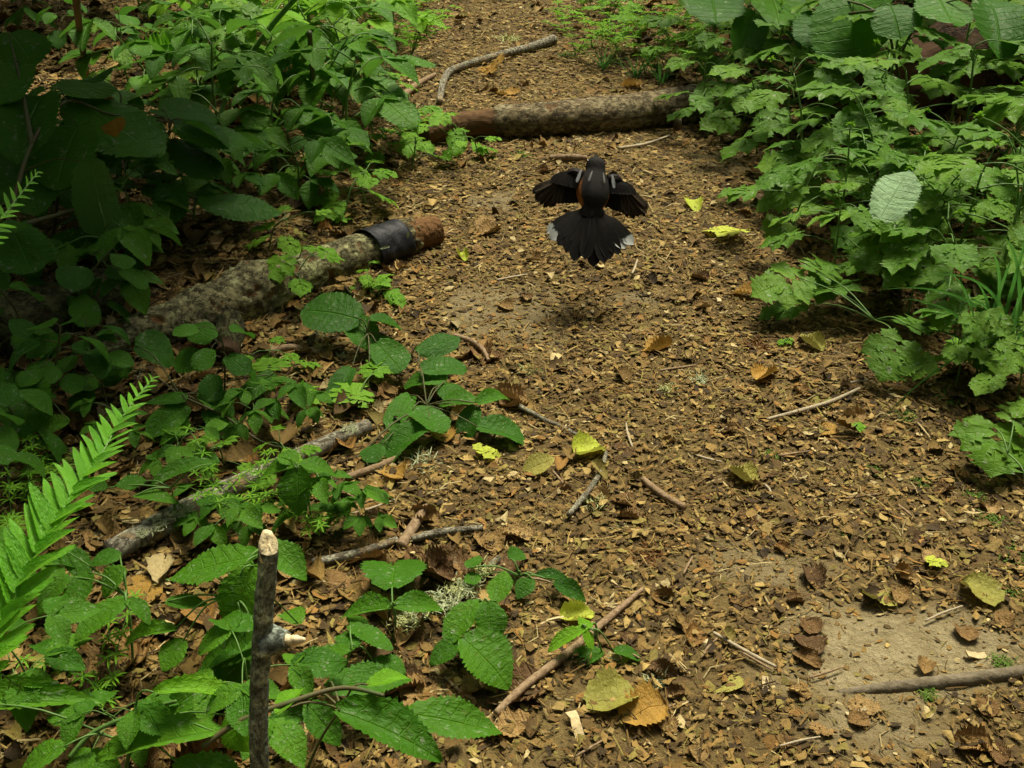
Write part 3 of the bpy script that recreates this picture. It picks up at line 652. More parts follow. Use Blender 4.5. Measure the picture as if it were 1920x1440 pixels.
hand_plant('hazel_seedling', 'dark hazel seedling in front of the log stubs', (330, 800), [
    (252, 648, 332, 664, 84, .10, .08), (350, 760, 276, 806, 62, .05, .04), (372, 740, 440, 760, 56, .05, .04), (246, 690, 192, 712, 60, .06, .05), (350, 750, 270, 740, 46, .06, .05), (385, 770, 440, 810, 40, .03, .03), (515, 700, 440, 748, 46, .05, .03), (330, 770, 320, 825, 60, .04, .02)], 'hazel', 'hazel', joint=(340, 745, .05), stemmat='redstem')
hand_plant('hazel_seedling', 'hazel seedling with rounded leaves at the left picture edge', (20, 860), [
    (62, 714, 38, 802, 84, .12, .09), (50, 690, 118, 700, 66, .13, .12, 'hazel'), (20, 640, 110, 640, 80, .10, .10, 'hazel'), (10, 690, -40, 760, 70, .1, .08), (130, 790, 72, 800, 40, .07, .06), (60, 830, 130, 835, 40, .04, .03)], 'hazel', 'bramble', joint=(50, 730, .10), stemmat='redstem')
# ---- pale waterleaf seedlings on the left
for lb, bs, lv in [
    ('pale lobed seedling under the sleeved log stubs', (505, 720), [(505, 690, 505, 668, 84, .04, .045)]),
    ('pale lobed seedling left of the hazel seedling', (580, 760), [(577, 748, 577, 712, 74, .03, .03)]),
    ('pale lobed seedling with two leaves under the hazel leaves', (665, 775), [(655, 752, 665, 712, 110, .03, .035), (700, 700, 706, 668, 70, .04, .04)]),
    ('tiny lobed seedling right of the sleeved log', (700, 560), [(700, 535, 730, 510, 60, .03, .03), (730, 540, 755, 575, 40, .02, .02)]),
    ('bright lobed sprig at the bared end of the cross log', (745, 260), [(775, 222, 778, 200, 60, .06, .06), (800, 226, 838, 220, 48, .06, .06)]),
    ('small lobed leaf at the left edge of the log sleeve', (640, 410), [(640, 412, 642, 392, 40, .02, .02)]),
    ('lone lobed seedling in the litter near the pale stick', (1610, 810), [(1600, 802, 1625, 795, 34, .02, .02)]),
    ('tiny two leaved seedling by the yellow mossy leaf', (1470, 650), [(1470, 642, 1458, 636, 22, .015, .015), (1475, 640, 1488, 634, 20, .015, .015)])]:
    hand_plant('waterleaf_seedling', lb, bs, lv, 'water', 'waterlight')
hand_plant('bramble_seedling', 'small bright bramble sprig under the reddish brown stick', (1120, 1200), [
    (1098, 1178, 1024, 1215, 34, .05, .03, 'young'), (1096, 1180, 1112, 1218, 34, .05, .03, 'young'), (1090, 1176, 1105, 1160, 30, .05, .05, 'young'), (1130, 1222, 1060, 1240, 40, .012, .01), (1150, 1222, 1205, 1230, 36, .012, .01)], 'bramble', 'bramble', joint=(1097, 1180, .045))
hand_plant('bramble_seedling', 'dull bramble sprig beyond the toothed leaflets', (960, 1100), [
    (998, 1085, 968, 1115, 38, .03, .02, 'hazel'), (1005, 1080, 1070, 1080, 28, .03, .03, 'hazel'), (1040, 1092, 1102, 1118, 36, .03, .02, 'hazel'), (955, 1048, 985, 1030, 36, .04, .04, 'hazel'), (880, 1065, 898, 1040, 36, .04, .04, 'hazel'), (900, 1080, 870, 1090, 30, .03, .03, 'hazel')], 'bramble', 'bramble', joint=(975, 1080, .025))
# ---- overhanging hazel, upper left
hand_plant('hazel_shrub', 'overhanging hazel with large dark leaves at the upper left', (-60, 640), [
    (148, 236, 92, 330, 128, .34, .27), (168, 302, 194, 440, 84, .33, .16, 'bramble'), (132, 176, 298, 282, 130, .36, .30), (80, 180, 20, 262, 110, .38, .34), (110, 170, 200, 150, 100, .38, .38, 'bramble'), (230, 250, 190, 300, 60, .30, .25),  # hanging leaf takes the lighter bramble green in place of backlight
    (325, 236, 478, 262, 78, .30, .27), (300, 205, 410, 215, 72, .32, .30), (318, 262, 408, 332, 70, .25, .20), (372, 372, 530, 392, 76, .16, .13), (262, 330, 340, 320, 54, .20, .19), (40, 120, -40, 190, 110, .42, .38), (20, 60, 60, 110, 90, .45, .42), (240, 390, 290, 400, 40, .12, .1),
    (30, 300, 70, 380, 90, .26, .22), (20, 420, 60, 510, 90, .22, .16), (140, 440, 170, 480, 60, .14, .1)], 'hazel', 'hazel', stemmat='redstem', cat='shrub', stem_r=.006, branches=[[(-60, 640, 0), (10, 430, .2), (60, 270, .33), (125, 190, .365), (210, 215, .34), (320, 228, .31)], [(10, 430, .2), (150, 390, .2), (260, 345, .19), (365, 372, .16)], [(60, 270, .33), (40, 160, .40), (20, 80, .44)]])

# ---- plant prototypes, copied over the banks
def proto_waterleaf(seed, mat='water', n=7, hgt=.26, size=.11):
    random.seed(seed); t = plant('waterleaf_plant', 'x', 'plant', Vector((0, 0, 0)))
    top = Vector((random.gauss(0, .04), random.gauss(0, .04) - .03, hgt)); stalk(t, [Vector((0, 0, -.02)), top * .5 + Vector((.01, .01, .03)), top], .0028, .0018, 'stem', 'stem')
    for i in range(n):
        a = i * 2.4 + random.random(); u = .25 + .75 * (i + 1) / n; root = top * u
        L = size * random.uniform(.75, 1.2); reach = random.uniform(.5, 1.1) * size * (1.3 - .6 * u)
        b = root + Vector((math.cos(a) * reach, math.sin(a) * reach, random.uniform(.0, .035))); d = Vector((math.cos(a), math.sin(a), random.uniform(-.55, .0))).normalized()
        add_leaf(t, 'water', mat, b, b + d * L, L * random.uniform(.95, 1.15), up_normal(.22), root)
    if seed % 2 == 0:
        for k in range(1):
            hp = top + Vector((random.gauss(0, .05), random.gauss(0, .05), .05)); stalk(t, [top, (top + hp) / 2 + Vector((.005, 0, .01)), hp], .0016, .0012, 'stem', 'flower_stalk')
            parts = []
            for q in range(26):
                dd = Vector((random.gauss(0, 1), random.gauss(0, 1), random.gauss(.3, 1))).normalized(); v, f, u_ = strip_leaf(p_lance, 3, .1, .1, .3, .1, cross=(-1, 0, 1), seed=q)
                m = leaf_matrix(hp, hp + dd * random.uniform(.007, .013), .004, up_normal(.6), Vector((0, 0, 0))); parts.append((np.array([m @ Vector(p) for p in v]), f, u_))
            link('seed_head', mesh('seed_head', *joined(parts)[:2], 'bed', joined(parts)[2]), t)['kind'] = 'stuff'
    return t
def proto_bramble(seed, mat='bramble', n=6, hgt=.2, size=.085):
    random.seed(seed); t = plant('bramble_plant', 'x', 'plant', Vector((0, 0, 0)))
    top = Vector((random.gauss(0, .06), random.gauss(0, .04) - .02, hgt)); stalk(t, [Vector((0, 0, -.02)), top * .5 + Vector((.015, 0, .02)), top], .0026, .0016, 'stem', 'stem')
    for i in range(n):
        a = i * 2.4 + random.random(); u = .3 + .7 * (i + 1) / n; root = top * u; reach = size * random.uniform(.5, 1.0)
        c = root + Vector((math.cos(a) * reach, math.sin(a) * reach, random.uniform(.0, .03)))
        stalk(t, [root, (root + c) / 2 + Vector((0, 0, .012)), c], .0014, .001)
        for da, s in ((0, 1), (1.25, .82), (-1.25, .82)):
            d = Vector((math.cos(a + da), math.sin(a + da), random.uniform(-.5, -.05))).normalized(); L = size * s * random.uniform(.85, 1.1)
            add_leaf(t, 'bramble', mat, c, c + d * L, L * .68, up_normal(.2), None, 'leaflet', False)
    return t
def proto_hazel(seed, n=9, hgt=.3, size=.1, mat='hazel'):
    random.seed(seed); t = plant('hazel_seedling', 'x', 'plant', Vector((0, 0, 0)))
    top = Vector((random.gauss(0, .1), random.gauss(0, .06) - .04, hgt)); mid = top * .5 + Vector((.02, 0, .03)); stalk(t, [Vector((0, 0, -.02)), mid, top], .004, .0022, 'redstem', 'stem')
    for i in range(n):
        a = i * 2.6 + random.random(); u = .3 + .7 * (i + 1) / n; root = top * u; reach = size * random.uniform(.25, .7)
        b = root + Vector((math.cos(a) * reach, math.sin(a) * reach, random.uniform(-.01, .02))); d = Vector((math.cos(a), math.sin(a), random.uniform(-.7, .1))).normalized(); L = size * random.uniform(.7, 1.15)
        add_leaf(t, 'hazel', mat, b, b + d * L, L * random.uniform(.72, .86), up_normal(.25), root, stemmat='redstem')
    return t
def proto_bedstraw(seed, n=5):
    random.seed(seed); t = plant('bedstraw_plant', 'x', 'plant', Vector((0, 0, 0)))
    for s in range(n):
        a = random.uniform(0, 6.28); L = random.uniform(.10, .24); p = [Vector((math.cos(a) * L * k * .5 * (k + .3), math.sin(a) * L * k * .5 * (k + .3), L * k * (1 - .35 * k))) for k in (0, .35, .7, 1)]
        stalk(t, p, .0013, .0008, 'bedstem' if 'bedstem' in M else 'stem', 'stem')
        parts = []
        for k in (.3, .5, .68, .84, 1):
            c = Vector((math.cos(a) * L * k * .5 * (k + .3), math.sin(a) * L * k * .5 * (k + .3), L * k * (1 - .35 * k)))
            for q in range(6):
                aa = q * 1.047 + k * 3; d = Vector((math.cos(aa), math.sin(aa), random.uniform(-.1, .35))); ll = .026 * (1.15 - .5 * abs(k - .5))
                v, f, u_ = strip_leaf(p_lance, 4, 0, .1, .2, .15, cross=(-1, 0, 1), seed=q); m = leaf_matrix(c, c + d.normalized() * ll, .006, (0, 0, 1), Vector((0, 0, 0))); parts.append((np.array([m @ Vector(z) for z in v]), f, u_))
        J = joined(parts); tag(link('leaf_whorls', mesh('leaf_whorls', J[0], J[1], 'bed', J[2]), t), kind='stuff')
    return t
def proto_grass(seed, n=22, L=.28, w=.007):
    random.seed(seed); t = plant('grass_tuft', 'x', 'grass tuft', Vector((0, 0, 0)))
    for i in range(n):
        a = random.uniform(0, 6.28); b = Vector((random.gauss(0, .015), random.gauss(0, .015), -.01)); d = Vector((math.cos(a) * .5, math.sin(a) * .5, 1)).normalized(); l = L * random.uniform(.5, 1.15)
        nr = Vector((math.cos(a) * -1, math.sin(a) * -1, .5)); link('blade', pick('blade', 'grass'), t, leaf_matrix(b, b + d * l, w * random.uniform(.7, 1.3), nr, Vector((0, 0, 0))))
    return t
PROTO = {
    'water': [proto_waterleaf(s) for s in range(300, 306)], 'waterlight': [proto_waterleaf(s, 'waterlight', 5, .12, .075) for s in (311, 313, 315)],
    'bramble': [proto_bramble(s) for s in range(320, 324)], 'bramblelight': [proto_bramble(s, 'young', 5, .16, .07) for s in (331, 332)],
    'hazel': [proto_hazel(s) for s in range(340, 344)], 'bed': [proto_bedstraw(s) for s in range(350, 354)], 'grass': [proto_grass(s) for s in range(360, 363)]}
USED = set()
random.seed(99)
def put(kind, x, y, label, group, scale=1.0, jit=.15, loc=None):
    src = random.choice(PROTO[kind])
    if src.name in USED: o = copy_tree(src)
    else: o = src; USED.add(src.name)
    p = loc or G(x, y); o.location = p; o.rotation_euler = (random.gauss(0, .06), random.gauss(0, .06), random.uniform(0, 6.28)); s = scale * random.uniform(1 - jit, 1 + jit); o.scale = (s, s, s)
    return tag(o, label, o['category'], group)
def band(kind, spots, label, group, scale=1.0):
    W = ['leftmost', 'second', 'third', 'fourth', 'fifth', 'sixth', 'seventh', 'eighth', 'ninth', 'tenth', 'eleventh', 'twelfth', 'thirteenth', 'fourteenth', 'fifteenth', 'sixteenth', 'seventeenth', 'eighteenth', 'nineteenth', 'twentieth']
    spots = sorted(spots, key=lambda q: G(*q).x / G(*q).y)
    for k, (x, y) in enumerate(spots): put(kind, x, y, label + (', ' + (W[k] + ' from left' if 0 < k < len(spots) - 1 else ('leftmost' if k == 0 else 'rightmost')) if len(spots) > 1 else ''), group, scale)

# right bank: waterleaf masses
band('water', [(1560, 480), (1640, 430), (1720, 500), (1800, 450), (1880, 520), (1500, 360), (1590, 330), (1700, 360), (1800, 330), (1900, 370), (1980, 450), (1480, 300), (1650, 560), (1760, 590), (1850, 610)],
     'waterleaf plant with dusty lobed leaves on the right bank', 'waterleaf plants on the right bank', 1.2)
band('water', [(1380, 180), (1440, 230), (1330, 120), (1480, 170), (1560, 240), (1660, 270), (1780, 250), (1900, 250), (1400, 90), (1500, 90), (1620, 120), (1880, 170), (1780, 120), (1950, 90)],
     'waterleaf plant in shade along the rotten log', 'waterleaf plants along the rotten log', 1.2)
hand_plant('waterleaf_plant', 'broad flat waterleaf leaf at the right edge above the bare soil', (1930, 960), [(1865, 800, 1870, 892, 165, .07, .04), (1900, 790, 1960, 760, 120, .08, .08)], 'water', 'water', joint=(1890, 850, .06))
hand_plant('waterleaf_plant', 'waterleaf leaning over the trail with leaves on arched stalks', (1690, 640), [(1500, 520, 1412, 552, 130, .10, .08), (1530, 510, 1560, 488, 110, .11, .11), (1560, 545, 1590, 520, 110, .09, .09), (1500, 570, 1420, 590, 70, .05, .03), (1690, 640, 1640, 705, 140, .08, .04), (1700, 610, 1735, 600, 120, .09, .09)], 'water', 'water', joint=(1640, 600, .07))
hand_plant('waterleaf_plant', 'waterleaf with small leaves near the pale grass stalks', (1790, 730), [(1785, 665, 1750, 675, 60, .06, .05), (1800, 660, 1830, 670, 60, .06, .05), (1800, 655, 1800, 630, 60, .06, .06)], 'water', 'waterlight', joint=(1795, 675, .05))
hand_plant('broadleaf_shrub', 'overhanging shrub with big broad leaves at the upper right', (1700, 230), [
    (1330, -20, 1345, 30, 100, .36, .34, 'bramble'), (1440, -30, 1470, 30, 110, .36, .34, 'bramble'), (1600, -20, 1590, 88, 130, .40, .32), (1670, 10, 1690, 60, 80, .4, .36), (1530, 20, 1525, 80, 70, .34, .3), (1415, 25, 1400, 75, 60, .3, .27), (1750, -20, 1790, 40, 90, .42, .38), (1850, 0, 1900, 50, 90, .42, .4), (1480, 60, 1560, 95, 70, .26, .22)], 'hazel', 'hazel', stemmat='redstem', cat='shrub', stem_r=.005, branches=[[(1700, 230, 0), (1680, 120, .24), (1640, 20, .38), (1500, -10, .37), (1340, -30, .36)], [(1680, 120, .24), (1740, 20, .38), (1850, -10, .42)], [(1640, 20, .38), (1560, 30, .34), (1480, 50, .28)]])
# left bank, upper
band('hazel', [(90, 480), (200, 430), (330, 470), (40, 380), (260, 330), (120, 330), (-60, 480)], 'dark hazel sapling in the shade behind the mossy log', 'hazel saplings in the shade', 1.0)
band('bramble', [(420, 300), (520, 330), (600, 290), (480, 230), (660, 330), (560, 230), (380, 240), (640, 240), (700, 260), (330, 200), (440, 180)], 'bramble with toothed leaflets on the left bank', 'brambles on the left bank', 1.45)
band('bramblelight', [(540, 150), (620, 160), (690, 140), (470, 120), (590, 90), (680, 80), (400, 130), (520, 70), (730, 110)], 'bramble growing beside the far trail', 'brambles beside the far trail', 1.75)
band('bramblelight', [(500, 40), (580, 30), (660, 30), (430, 60), (350, 60), (280, 40), (700, 60)], 'bright leaved bramble at the top edge', 'bright brambles at the top edge', 1.6)
band('waterlight', [(740, 300), (690, 310), (770, 320), (650, 260), (860, 300), (720, 215), (900, 300), (560, 560)], 'small bright waterleaf in front of the cross log', 'small waterleaf before the cross log', .9)
band('bed', [(470, 60), (530, 20), (600, 50), (650, 10), (720, 40), (740, 85), (400, 20), (330, 100), (620, 110), (700, 120), (760, 30), (560, 80)], 'yellow green bedstraw on the left of the far trail', 'bedstraw left of the far trail', 1.2)
band('bed', [(1060, 60), (1110, 90), (1160, 110), (1090, 20), (1180, 60), (1230, 90), (1150, 30), (1280, 130), (1210, 140), (1250, 40), (1310, 80), (1080, 110)], 'yellow green bedstraw on the right of the far trail', 'bedstraw right of the far trail', 1.1)
band('waterlight', [(1130, 60), (1200, 110), (1260, 90), (1300, 140), (1180, 30), (1340, 60), (1100, 30)], 'bright waterleaf on the right of the far trail', 'bright waterleaf by the far trail', 1.1)
band('bed', [(470, 975), (410, 960), (600, 1010)], 'wispy bedstraw sprig across the lichened branch', 'bedstraw over the lichened branch', .65)
band('bed', [(60, 960), (30, 1010), (215, 1330), (110, 900)], 'wispy bedstraw sprig under the fern frond', 'bedstraw under the fern', .6)
band('bramble', [(60, 1150), (60, 1350), (480, 1390), (250, 1385)], 'low bramble in the lower left undergrowth', 'low brambles in the lower left', .66)
band('hazel', [(60, 700), (150, 760), (210, 800), (90, 880), (10, 600), (420, 740), (30, 950), (130, 640), (70, 800)], 'low dark hazel seedling left of the fern tip', 'low hazel seedlings by the fern', .62)
band('bramble', [(40, 500), (160, 520), (280, 500), (360, 430), (460, 410), (560, 380), (620, 360), (230, 590), (100, 420)], 'shaded bramble behind the sleeved log', 'shaded brambles behind the sleeved log', 1.0)
band('waterlight', [(580, 330), (690, 390), (640, 420), (780, 290), (500, 480)], 'small bright waterleaf behind the sleeved log', 'small waterleaf behind the sleeved log', .9)
band('water', [(1700, 440), (1830, 400), (1620, 390), (1740, 440), (1900, 450), (1540, 420)], 'low waterleaf filling the right bank', 'low waterleaf in the right bank', 1.0)
band('water', [(1790, 640), (1880, 660), (1840, 560), (1700, 600), (1930, 600), (1470, 470), (1560, 560), (1940, 730), (1500, 410), (1620, 500)], 'waterleaf low on the right bank near the grass clump', 'waterleaf near the grass clump', .85)
band('water', [(430, 210), (530, 190), (620, 200), (350, 150), (480, 150), (250, 200), (690, 190), (300, 60), (570, 130)], 'lobed waterleaf among the left bank brambles', 'waterleaf among the left brambles', 1.0)
band('bed', [(1370, 60), (1420, 130), (1330, 160), (780, 15), (800, 60), (770, 110), (640, 80), (480, 10), (560, 10)], 'bedstraw sprig trailing at the far trail edge', 'bedstraw at the far trail edges', 1.3)
band('waterlight', [(560, 900), (420, 880), (560, 700), (700, 560)], 'tiny bright waterleaf in the left litter', 'tiny waterleaf in the left litter', .5)
band('water', [(1330, 262), (1385, 255), (1300, 175), (1420, 290), (1360, 215)], 'waterleaf hiding the right end of the cross log', 'waterleaf over the cross log end', .85)
band('water', [(1905, 770), (1850, 735), (1785, 700), (1960, 820)], 'low waterleaf between the grass clump and the broad flat leaf', 'low waterleaf below the grass clump', .62)
band('bramble', [(470, 1000), (660, 960), (400, 1015), (700, 1010), (330, 900), (450, 830), (590, 790), (240, 870)], 'small bramble beside the thick lichened branch', 'small brambles by the thick branch', .45)
band('hazel', [(120, 130), (30, 90), (230, 150), (60, 20)], 'dark sapling at the upper left corner', 'saplings at the upper left corner', .8)
band('grass', [(520, 120), (640, 60), (1130, 130), (1190, 150), (1240, 160), (1480, 430), (720, 150), (1650, 470)], 'small grass tuft at the edge of the trail', 'small grass tufts', .6)

# grass clump on the right
def big_grass():
    B = G(1870, 705); t = plant('grass_clump', 'tall arching grass clump at the right edge', 'grass clump', B)
    for x, y, h, wp in [(1690, 560, .18, 11), (1720, 520, .28, 11), (1640, 545, .20, 10), (1880, 440, .34, 12), (1900, 480, .30, 12), (1930, 430, .34, 12), (1820, 520, .26, 10), (1960, 560, .26, 12), (1790, 560, .2, 9), (1850, 470, .33, 10), (1760, 600, .14, 9), (1980, 640, .2, 12), (1905, 560, .27, 9), (1700, 620, .1, 8), (1630, 810, .02, 12), (1830, 600, .2, 9), (1875, 590, .22, 8), (1940, 520, .3, 9), (1760, 500, .26, 8)]:
        b = G(1870 + random.gauss(0, 22), 705 + random.gauss(0, 10), 0); tip = G(x, y, h)
        n = 18; w = wp / ppm(tip) * .36; mid = b * .72 + tip * .28 + Vector((0, 0, .42 * (tip - b).length))
        V, Fc, U = [], [], []
        for i in range(n + 1):
            u = i / n; c = b * (1 - u) ** 2 + mid * 2 * u * (1 - u) + tip * u * u; tg = ((mid - b) * (1 - u) + (tip - mid) * u).normalized(); s = tg.cross(Vector((.2, 1, .2))).normalized(); nn = s.cross(tg)
            ww = w * (1 - u ** 3) * min(1, .5 + u * 3)
            for v in (-1, 0, 1): V.append(c + s * v * ww + nn * abs(v) * ww * .5 - B); U.append((v, u))
        Fc = [(i * 3 + j, i * 3 + j + 1, i * 3 + j + 4, i * 3 + j + 3) for i in range(n) for j in (0, 1)]
        link('blade', mesh('blade', V, Fc, 'grass', U), t)
big_grass()

# sword fern
def frond(fern, pts, n, length, n_left, n_right, seed=0, fade=1.3, ang=50, gap=.0135):
    rnd = random.Random(seed); off = fern.location
    V, Fc, uv, a = tube([p - off for p in pts], [.0024 - .0018 * k / (len(pts) - 1) for k in range(len(pts))], 6, 6); fr = link('frond', mesh('frond', V, Fc, 'fernstem' if 'fernstem' in M else 'stem', uv), fern)
    cum = [0]
    for p, q in zip(pts, pts[1:]): cum.append(cum[-1] + (q - p).length)
    def at(u):
        d = u * cum[-1]
        for i in range(len(pts) - 1):
            if d <= cum[i + 1] + 1e-9:
                p0, p1, p2, p3 = pts[max(i - 1, 0)], pts[i], pts[i + 1], pts[min(i + 2, len(pts) - 1)]; k = (d - cum[i]) / (cum[i + 1] - cum[i])
                return .5 * ((2 * p1) + (p2 - p0) * k + (2 * p0 - 5 * p1 + 4 * p2 - p3) * k * k + (3 * p1 - p0 - 3 * p2 + p3) * k ** 3)
        return pts[-1]
    n = int(cum[-1] / gap)
    for i in range(n):
        u = (i + .5) / n; p = at(u); tg = (at(min(1, u + .02)) - at(max(0, u - .02))).normalized(); L = length * min(1, .55 + u * 2) * (1 - u ** 1.7) ** .8 + .006
        for side, nf in ((-1, n_left), (1, n_right)):
            v = (p - Vector((0, 0, CAM_H))).normalized(); rp = tg.cross(-v).normalized() * side
            s = (rp * nf[0] - v * nf[1]).normalized(); nf = (s.cross(tg) * side).normalized() ; an = R(ang + rnd.gauss(0, 4))
            d = (s * math.sin(an) + tg * math.cos(an)).normalized(); d = (d + Vector((0, 0, rnd.gauss(0, .05)))).normalized()
            l = L * rnd.uniform(.92, 1.08); w = min(l * .32, cum[-1] / n * 1.65)
            link('pinna', pick('pinna', 'fern'), fr, leaf_matrix(p + tg * (.25 * cum[-1] / n * side), p + d * l, w, nf + Vector((rnd.gauss(0, .12), rnd.gauss(0, .12), rnd.gauss(0, .12))), off))
FB = G(-330, 1330)
fern = plant('sword_fern', 'bright sword fern reaching in from the left edge', 'fern', FB)
random.seed(5)
pA = [P(-150, 1420, .95), P(-60, 1290, .93), P(0, 1180, .95), P(58, 1060, .98), P(118, 955, 1.02), P(180, 868, 1.07), P(238, 770, 1.13), P(288, 708, 1.19)]
frond(fern, [FB, FB.lerp(pA[0], .5) + Vector((0, 0, .08))] + pA, 44, .086, (1, .12), (.3, .95), 1, ang=47, gap=.0125)
pB = [FB, P(-230, 900, 1.15), P(-170, 660, 1.3), P(-70, 500, 1.4), P(10, 400, 1.47), P(72, 322, 1.52)]
frond(fern, pB, 40, .070, (.9, .3), (.6, .8), 2, ang=46)
pC = [FB, P(-170, 1250, .98), P(-90, 1190, .96), P(-20, 1150, .97)]
pD = [FB, P(-200, 1330, 1.0), P(-110, 1270, 1.0), P(-30, 1250, 1.02), P(40, 1290, 1.05)]
frond(fern, pD, 22, .06, (1, .2), (1, .3), 4)
fern2 = plant('sword_fern', 'dark fern frond hanging in shade behind the upper left leaves', 'fern', G(420, 130))
frond(fern2, [G(420, 130), G(370, 90, .16), G(300, 85, .18), G(230, 95, .14), G(200, 110, .1)], 16, .07, (1, .2), (1, .2), 6, ang=80)

# trees added out of view, their crowns placed to throw shade into frame
def shade_tree(name, foot, crown_c, crown_r, n, label, seed, leaf=.12):
    r = random.Random(seed); foot = Vector((*foot, float(H(*foot)) - .05)); t = plant(name, label, 'added tree', foot); cc = Vector(crown_c)
    V, Fc, uv, a = tube([Vector((0, 0, 0)), Vector((.02, .03, .9)), (cc - foot) * .7 + Vector((0, 0, .25)), cc - foot + Vector((0, 0, .3))], [.055, .045, .028, .008], 12, 8, .08); link('trunk', mesh('trunk', V, Fc, 'stick', uv, {'bark': a}), t)
    parts = []; lv = SHAPE['hazel']
    small = [strip_leaf(p_hazel, 8, .05, .3, .15, .15, 0, 8, cross=(-1, 0, 1), seed=k) for k in range(3)]
    for k in range(n):
        while True:
            q = Vector((r.uniform(-1, 1), r.uniform(-1, 1), r.uniform(-1, 1)))
            if q.length < 1: break
        p = cc - foot + Vector((q.x * crown_r[0], q.y * crown_r[1], q.z * crown_r[2])); d = Vector((r.gauss(0, 1), r.gauss(0, 1), r.gauss(-.3, .4))).normalized(); v, f, u = small[k % 3]; L = leaf * r.uniform(.7, 1.2)
        m = np.array(leaf_matrix(p, p + d * L, L * .8, Vector((r.gauss(0, .4), r.gauss(0, .4), 1)), Vector((0, 0, 0)))); parts.append((v @ m[:3, :3].T + m[:3, 3], f, u))
    J = joined(parts); link('crown', mesh('crown', J[0], J[1], 'hazel', J[2]), t)['kind'] = 'stuff'
shade_tree('added_shade_hazel', (-2.3, 3.6), (-.98, 3.12, 1.75), (.86, .62, .3), 2000, 'added unseen hazel crown that shades the left bank', 1)
shade_tree('added_shade_hazel', (2.6, 4.9), (1.75, 5.0, 2.0), (.8, .8, .4), 800, 'added unseen hazel crown that shades the rotten log', 2)
shade_tree('added_shade_hazel', (-3.2, 5.4), (-1.75, 5.1, 1.75), (.75, .62, .3), 1100, 'added unseen hazel crown that shades the upper left corner', 3)
shade_tree('added_shade_hazel', (-2.2, 2.3), (-.66, 2.42, 1.7), (.52, .62, .25), 620, 'added unseen hazel crown that lightly shades the lichened branch', 4)
def forest():  # ring of trees added outside the view to block low sky light
    src = None
    for k, (x, y) in enumerate([(-5.5, 2), (-5.2, 5.5), (-4.6, 9.5), (-1.5, 11.5), (2.2, 11.5), (5.0, 9), (5.6, 5), (5.8, 1), (5, -3), (1.8, -5), (-2, -5), (-5, -2.5)]):
        if src is None:
            shade_tree('added_screen_alder', (x, y), (x, y, 3.4), (2.2, 2.2, 2.9), 1500, 'x', 9, .36); src = [o for o in bpy.data.objects if o.name.startswith('added_screen_alder')][0]; o = src
        else: o = copy_tree(src); o.location = (x, y, float(H(x, y)) - .05); o.rotation_euler = (0, 0, k * 1.3)
        tag(o, 'leafy alder added outside the view to block low sky', 'added tree', 'alders added to block low sky')
forest()

# dark saplings stems and vines
stick('sapling_stem', [(165, 150, 5), (150, 60, 5, .25), (140, -30, 4, .5)], 'dark thin sapling stem at the upper left', 'twig', .05, cat='stem')
stick('sapling_stem', [(590, 300, 4), (588, 180, 4, .2), (580, 60, 3, .4)], 'thin upright stem among brambles on the left bank', 'redstem', .05, cat='stem')
stick('arching_cane', [(395, 260, 4), (440, 150, 4, .12), (500, 60, 4, .26), (560, -10, 3, .38)], 'green cane leaning over the left bank', 'stem', .05, cat='cane')
stick('trailing_vine', [(345, 745, 2, .05), (420, 780, 2.4, .04), (490, 828, 2.4, .02), (560, 843, 2.4, .02), (650, 842, 2, .01)], 'thin trailing vine above the upright bramble', 'redstem', .04, cat='vine')
stick('bare_runner', [(380, 1400, 5, .12), (450, 1352, 5, .14), (540, 1318, 4.5, .15), (640, 1290, 4, .15), (720, 1304, 3, .15)], 'brown woody runner crossing in front of the stake base', 'redstem', .05, cat='vine')
stick('arching_cane', [(130, 1420, 4, .08), (180, 1370, 4, .10), (280, 1330, 4, .12), (330, 1315, 3, .14)], 'green cane under the bright lower left leaf', 'stem', .04, cat='cane')

